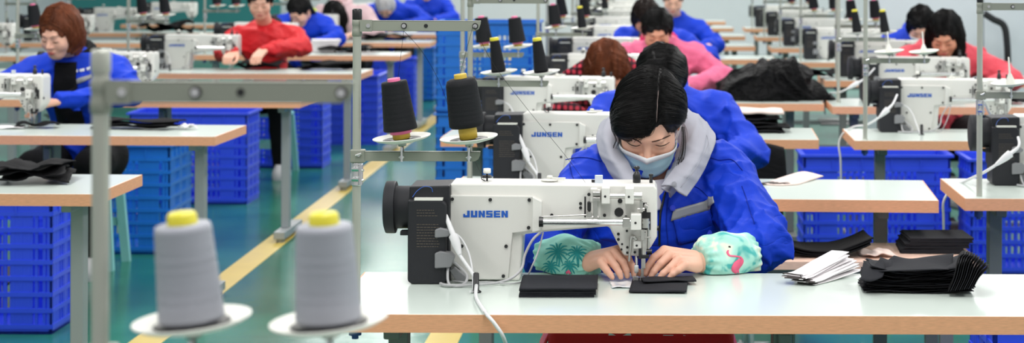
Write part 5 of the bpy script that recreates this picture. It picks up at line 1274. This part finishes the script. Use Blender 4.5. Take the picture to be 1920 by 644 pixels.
# black pile with a cream cloth on the third table
p = on_z(1425, 247)
for k in range(4): sheet('black_cloth', 'flat black cloth under the cream one, third table of the middle line'+('', '', '', '')[k], 'cloth', (p.x+.03*math.sin(k*2), p.y+.02*k, .7612+.016*k), .2, .2, .15*math.sin(k*3), M_bfab, .005, .006, group='black cloths under the cream cloth', seed=60+k, rag=.01)
p = P(1425, 218, 9.25); sheet('cream_cloth', 'cream cloth lying on the black cloths of the third table', 'cloth', (p.x, p.y, .835), .2, .22, 0, M_pinkw, .004, .012, seed=66)
for k in range(2): stack_piece('black_cloth_block', ('thick black cloth bundle, lower one beneath the cream cloth', 'thick black cloth bundle, upper one beneath the cream cloth')[k], 'cloth', (p.x-.06, p.y+.05, .762+.0355*k), .16, .14, .035, .1, M_bfab, 4, seed=70+k)
# big black mound
c = P(1445, 180, 11.25)
def mound(q_):
    d = ell(q_, (0, 0, -.04), (.27, .24, .25)); d = smin(d, ell(q_, (-.16, -.02, -.03), (.16, .2, .17)), .05); d = smin(d, ell(q_, (.1, 0, .05), (.12, .13, .17)), .05); d = smin(d, ell(q_, (.24, 0, -.03), (.12, .16, .1)), .05)
    x, y, z = q_[..., 0], q_[..., 1], q_[..., 2]; w = np.sin(13*x+9*y)+np.sin(16*z-7*x)
    d = d+.022*(np.abs(np.sin(14*x+10*z+1.8*w))-.5)+.012*(np.abs(np.sin(31*x-18*z+22*y+2*w))-.5)+.006*np.sin(60*x+50*z+3*w)
    return np.maximum(d, -q_[..., 2])
V, Fc = sdf_mesh(mound, (-.42, -.32, -.02), (.44, .32, .32), .0075)
V[:, 2] -= V[:, 2].min()
o = mesh_obj('black_fabric_mound', V, Fc, M_bgloss); o.location = (c.x, 11.26, .7612); tag(o, 'big rumpled mound of glossy black fabric on the fourth middle table', 'fabric', kind='stuff')
# low bench with cloths
t = thing('low_bench', 'low bench with pinkish boards under the table behind the masked woman', 'bench', (0, 0, 0))
zb_ = .6; pR = on_z(1800, 456, zb_)
b = MB(); b.box(-.1, pR.x, pR.y-.42, pR.y, zb_-.028, zb_); b.build('board', M_board, t, bevel=.003)
for x in (-.02, pR.x-.1):
    for y in (pR.y-.38, pR.y-.05):
        b = MB(); b.box(x-.02, x+.02, y-.02, y+.02, 0, zb_-.028); b.build('leg', M_leg, t)
b = MB(); b.box(-.02, pR.x-.1, pR.y-.4, pR.y-.38, zb_-.09, zb_-.028); b.build('apron_rail', M_leg, t)
q1 = on_z(1540, 478, zb_)
for k in range(3):
    sheet('black_cloth', ('lowest black cloth on the bench, ends curling up', 'middle black cloth on the bench, ends curling up', 'top black cloth on the bench, curling up to a peak at its right end')[k], 'cloth', (q1.x, q1.y+.02, zb_+.002+.007*k), .3, .2, -.05+.05*k, M_bfab, .003, .004, curl=lambda u, v, k=k: .04*max(0, (u-.6)/.4)**1.5+.03*max(0, (.4-u)/.4)**1.5, seed=80+k, n=(8, 4))
q1 = on_z(1640, 480, zb_); sheet('pink_board_scrap', 'pinkish offcut between the cloths on the bench', 'cloth', (q1.x, q1.y, zb_+.002), .1, .12, .3, M_pinkw, .008, .003, seed=85)
q1 = on_z(1745, 470, zb_)
for k in range(3): stack_piece('grey_cloth_bundle', ('lowest dark grey cloth bundle at the bench end', 'middle dark grey cloth bundle at the bench end', 'topmost dark grey cloth bundle at the bench end')[k], 'cloth', (q1.x+.01*k, q1.y+.02, zb_+.001+.0165*k), .2, .2, .016, .04*k-.05, M_gfab, 4, seed=90+k)
# chair with a black jacket over its back, behind the second table
ch = dup(CH['c'], (.41, 8.2, -.13), .3, 'black work chair with cardboard-brown back, right of the worker behind the masked woman')
b = MB(); b.box(-.2, .2, .18, .22, .6, .86); o = b.build('backrest', mat('brown_board', hx(112, 92, 76), .7), ch, bevel=.02); b = MB(); b.cyl((0, .21, .4), (0, .21, .62), .012); b.build('back_post', M_leg, ch)
V, Fs = patch([[Vector((-.23, .16, .66)), Vector((-.1, .165, .7)), Vector((.1, .165, .7)), Vector((.23, .16, .64))], [Vector((-.22, .19, .88)), Vector((-.1, .19, .905)), Vector((.1, .19, .905)), Vector((.22, .19, .88))], [Vector((-.24, .25, .6)), Vector((-.1, .25, .55)), Vector((.1, .25, .56)), Vector((.24, .25, .58))]], 5, 6)
M4 = Matrix.Translation((.41, 8.2, -.13)) @ Matrix.Rotation(.3, 4, 'Z'); V = [M4 @ v for v in V]
o = mesh_obj('hanging_jacket', V, Fs, M_bfab, None, tuple(V[0])); o.location = V[0]; solid(o, .015); tag(o, 'black jacket hung over the chair back right behind the cream cloth table', 'jacket')
seat(bx_m := P(1222, 400, 5.66).x, 5.72, 'c', 'black work chair under the masked woman')

# power cables of the right-hand machines, looping left over the table corner
def rcable(label, pts, w=1.0):
    P3 = [P(*p_) for p_ in pts]; o_ = thing('power_cable', label, 'cable', tuple(P3[0]), 0)
    b = MB(); b.tube(bezier(P3, 6), .0048*w, 8); b.build('cord', M_cable, o_, tuple(P3[0]))
    a_, c_ = P3[1], P3[2]; b = MB(); b.tube([a_, a_+(c_-a_)*.3, a_+(c_-a_)*.34, a_+(c_-a_)*.6, c_], [.0055, .007, .0135, .012, .006], 12); b.build('connector', M_cable, o_, tuple(P3[0]))
rcable('white power cable from the machine before the coral jacket, dropping over the table corner', [(1682, 178, 9.07), (1672, 198, 9.0), (1650, 219, 8.98), (1626, 234, 9.02), (1601, 238, 9.2), (1580, 252, 9.24), (1573, 272, 9.24), (1576, 300, 9.22), (1577, 350, 9.2)])
rcable('white power cable with connector running left from the black motor at the right picture edge', [(1909, 258, 6.98), (1908, 278, 6.9), (1868, 309, 6.88), (1842, 325, 6.9), (1812, 339, 7.08), (1790, 350, 7.12), (1770, 376, 7.1), (1769, 410, 7.1), (1770, 470, 7.1)])
rcable('white power cable over the corner of the table right of the big black mound', [(1640, 128, 11.0), (1618, 150, 10.95), (1590, 166, 10.95), (1572, 174, 11.0), (1556, 176, 11.2), (1546, 190, 11.2), (1547, 215, 11.2)])
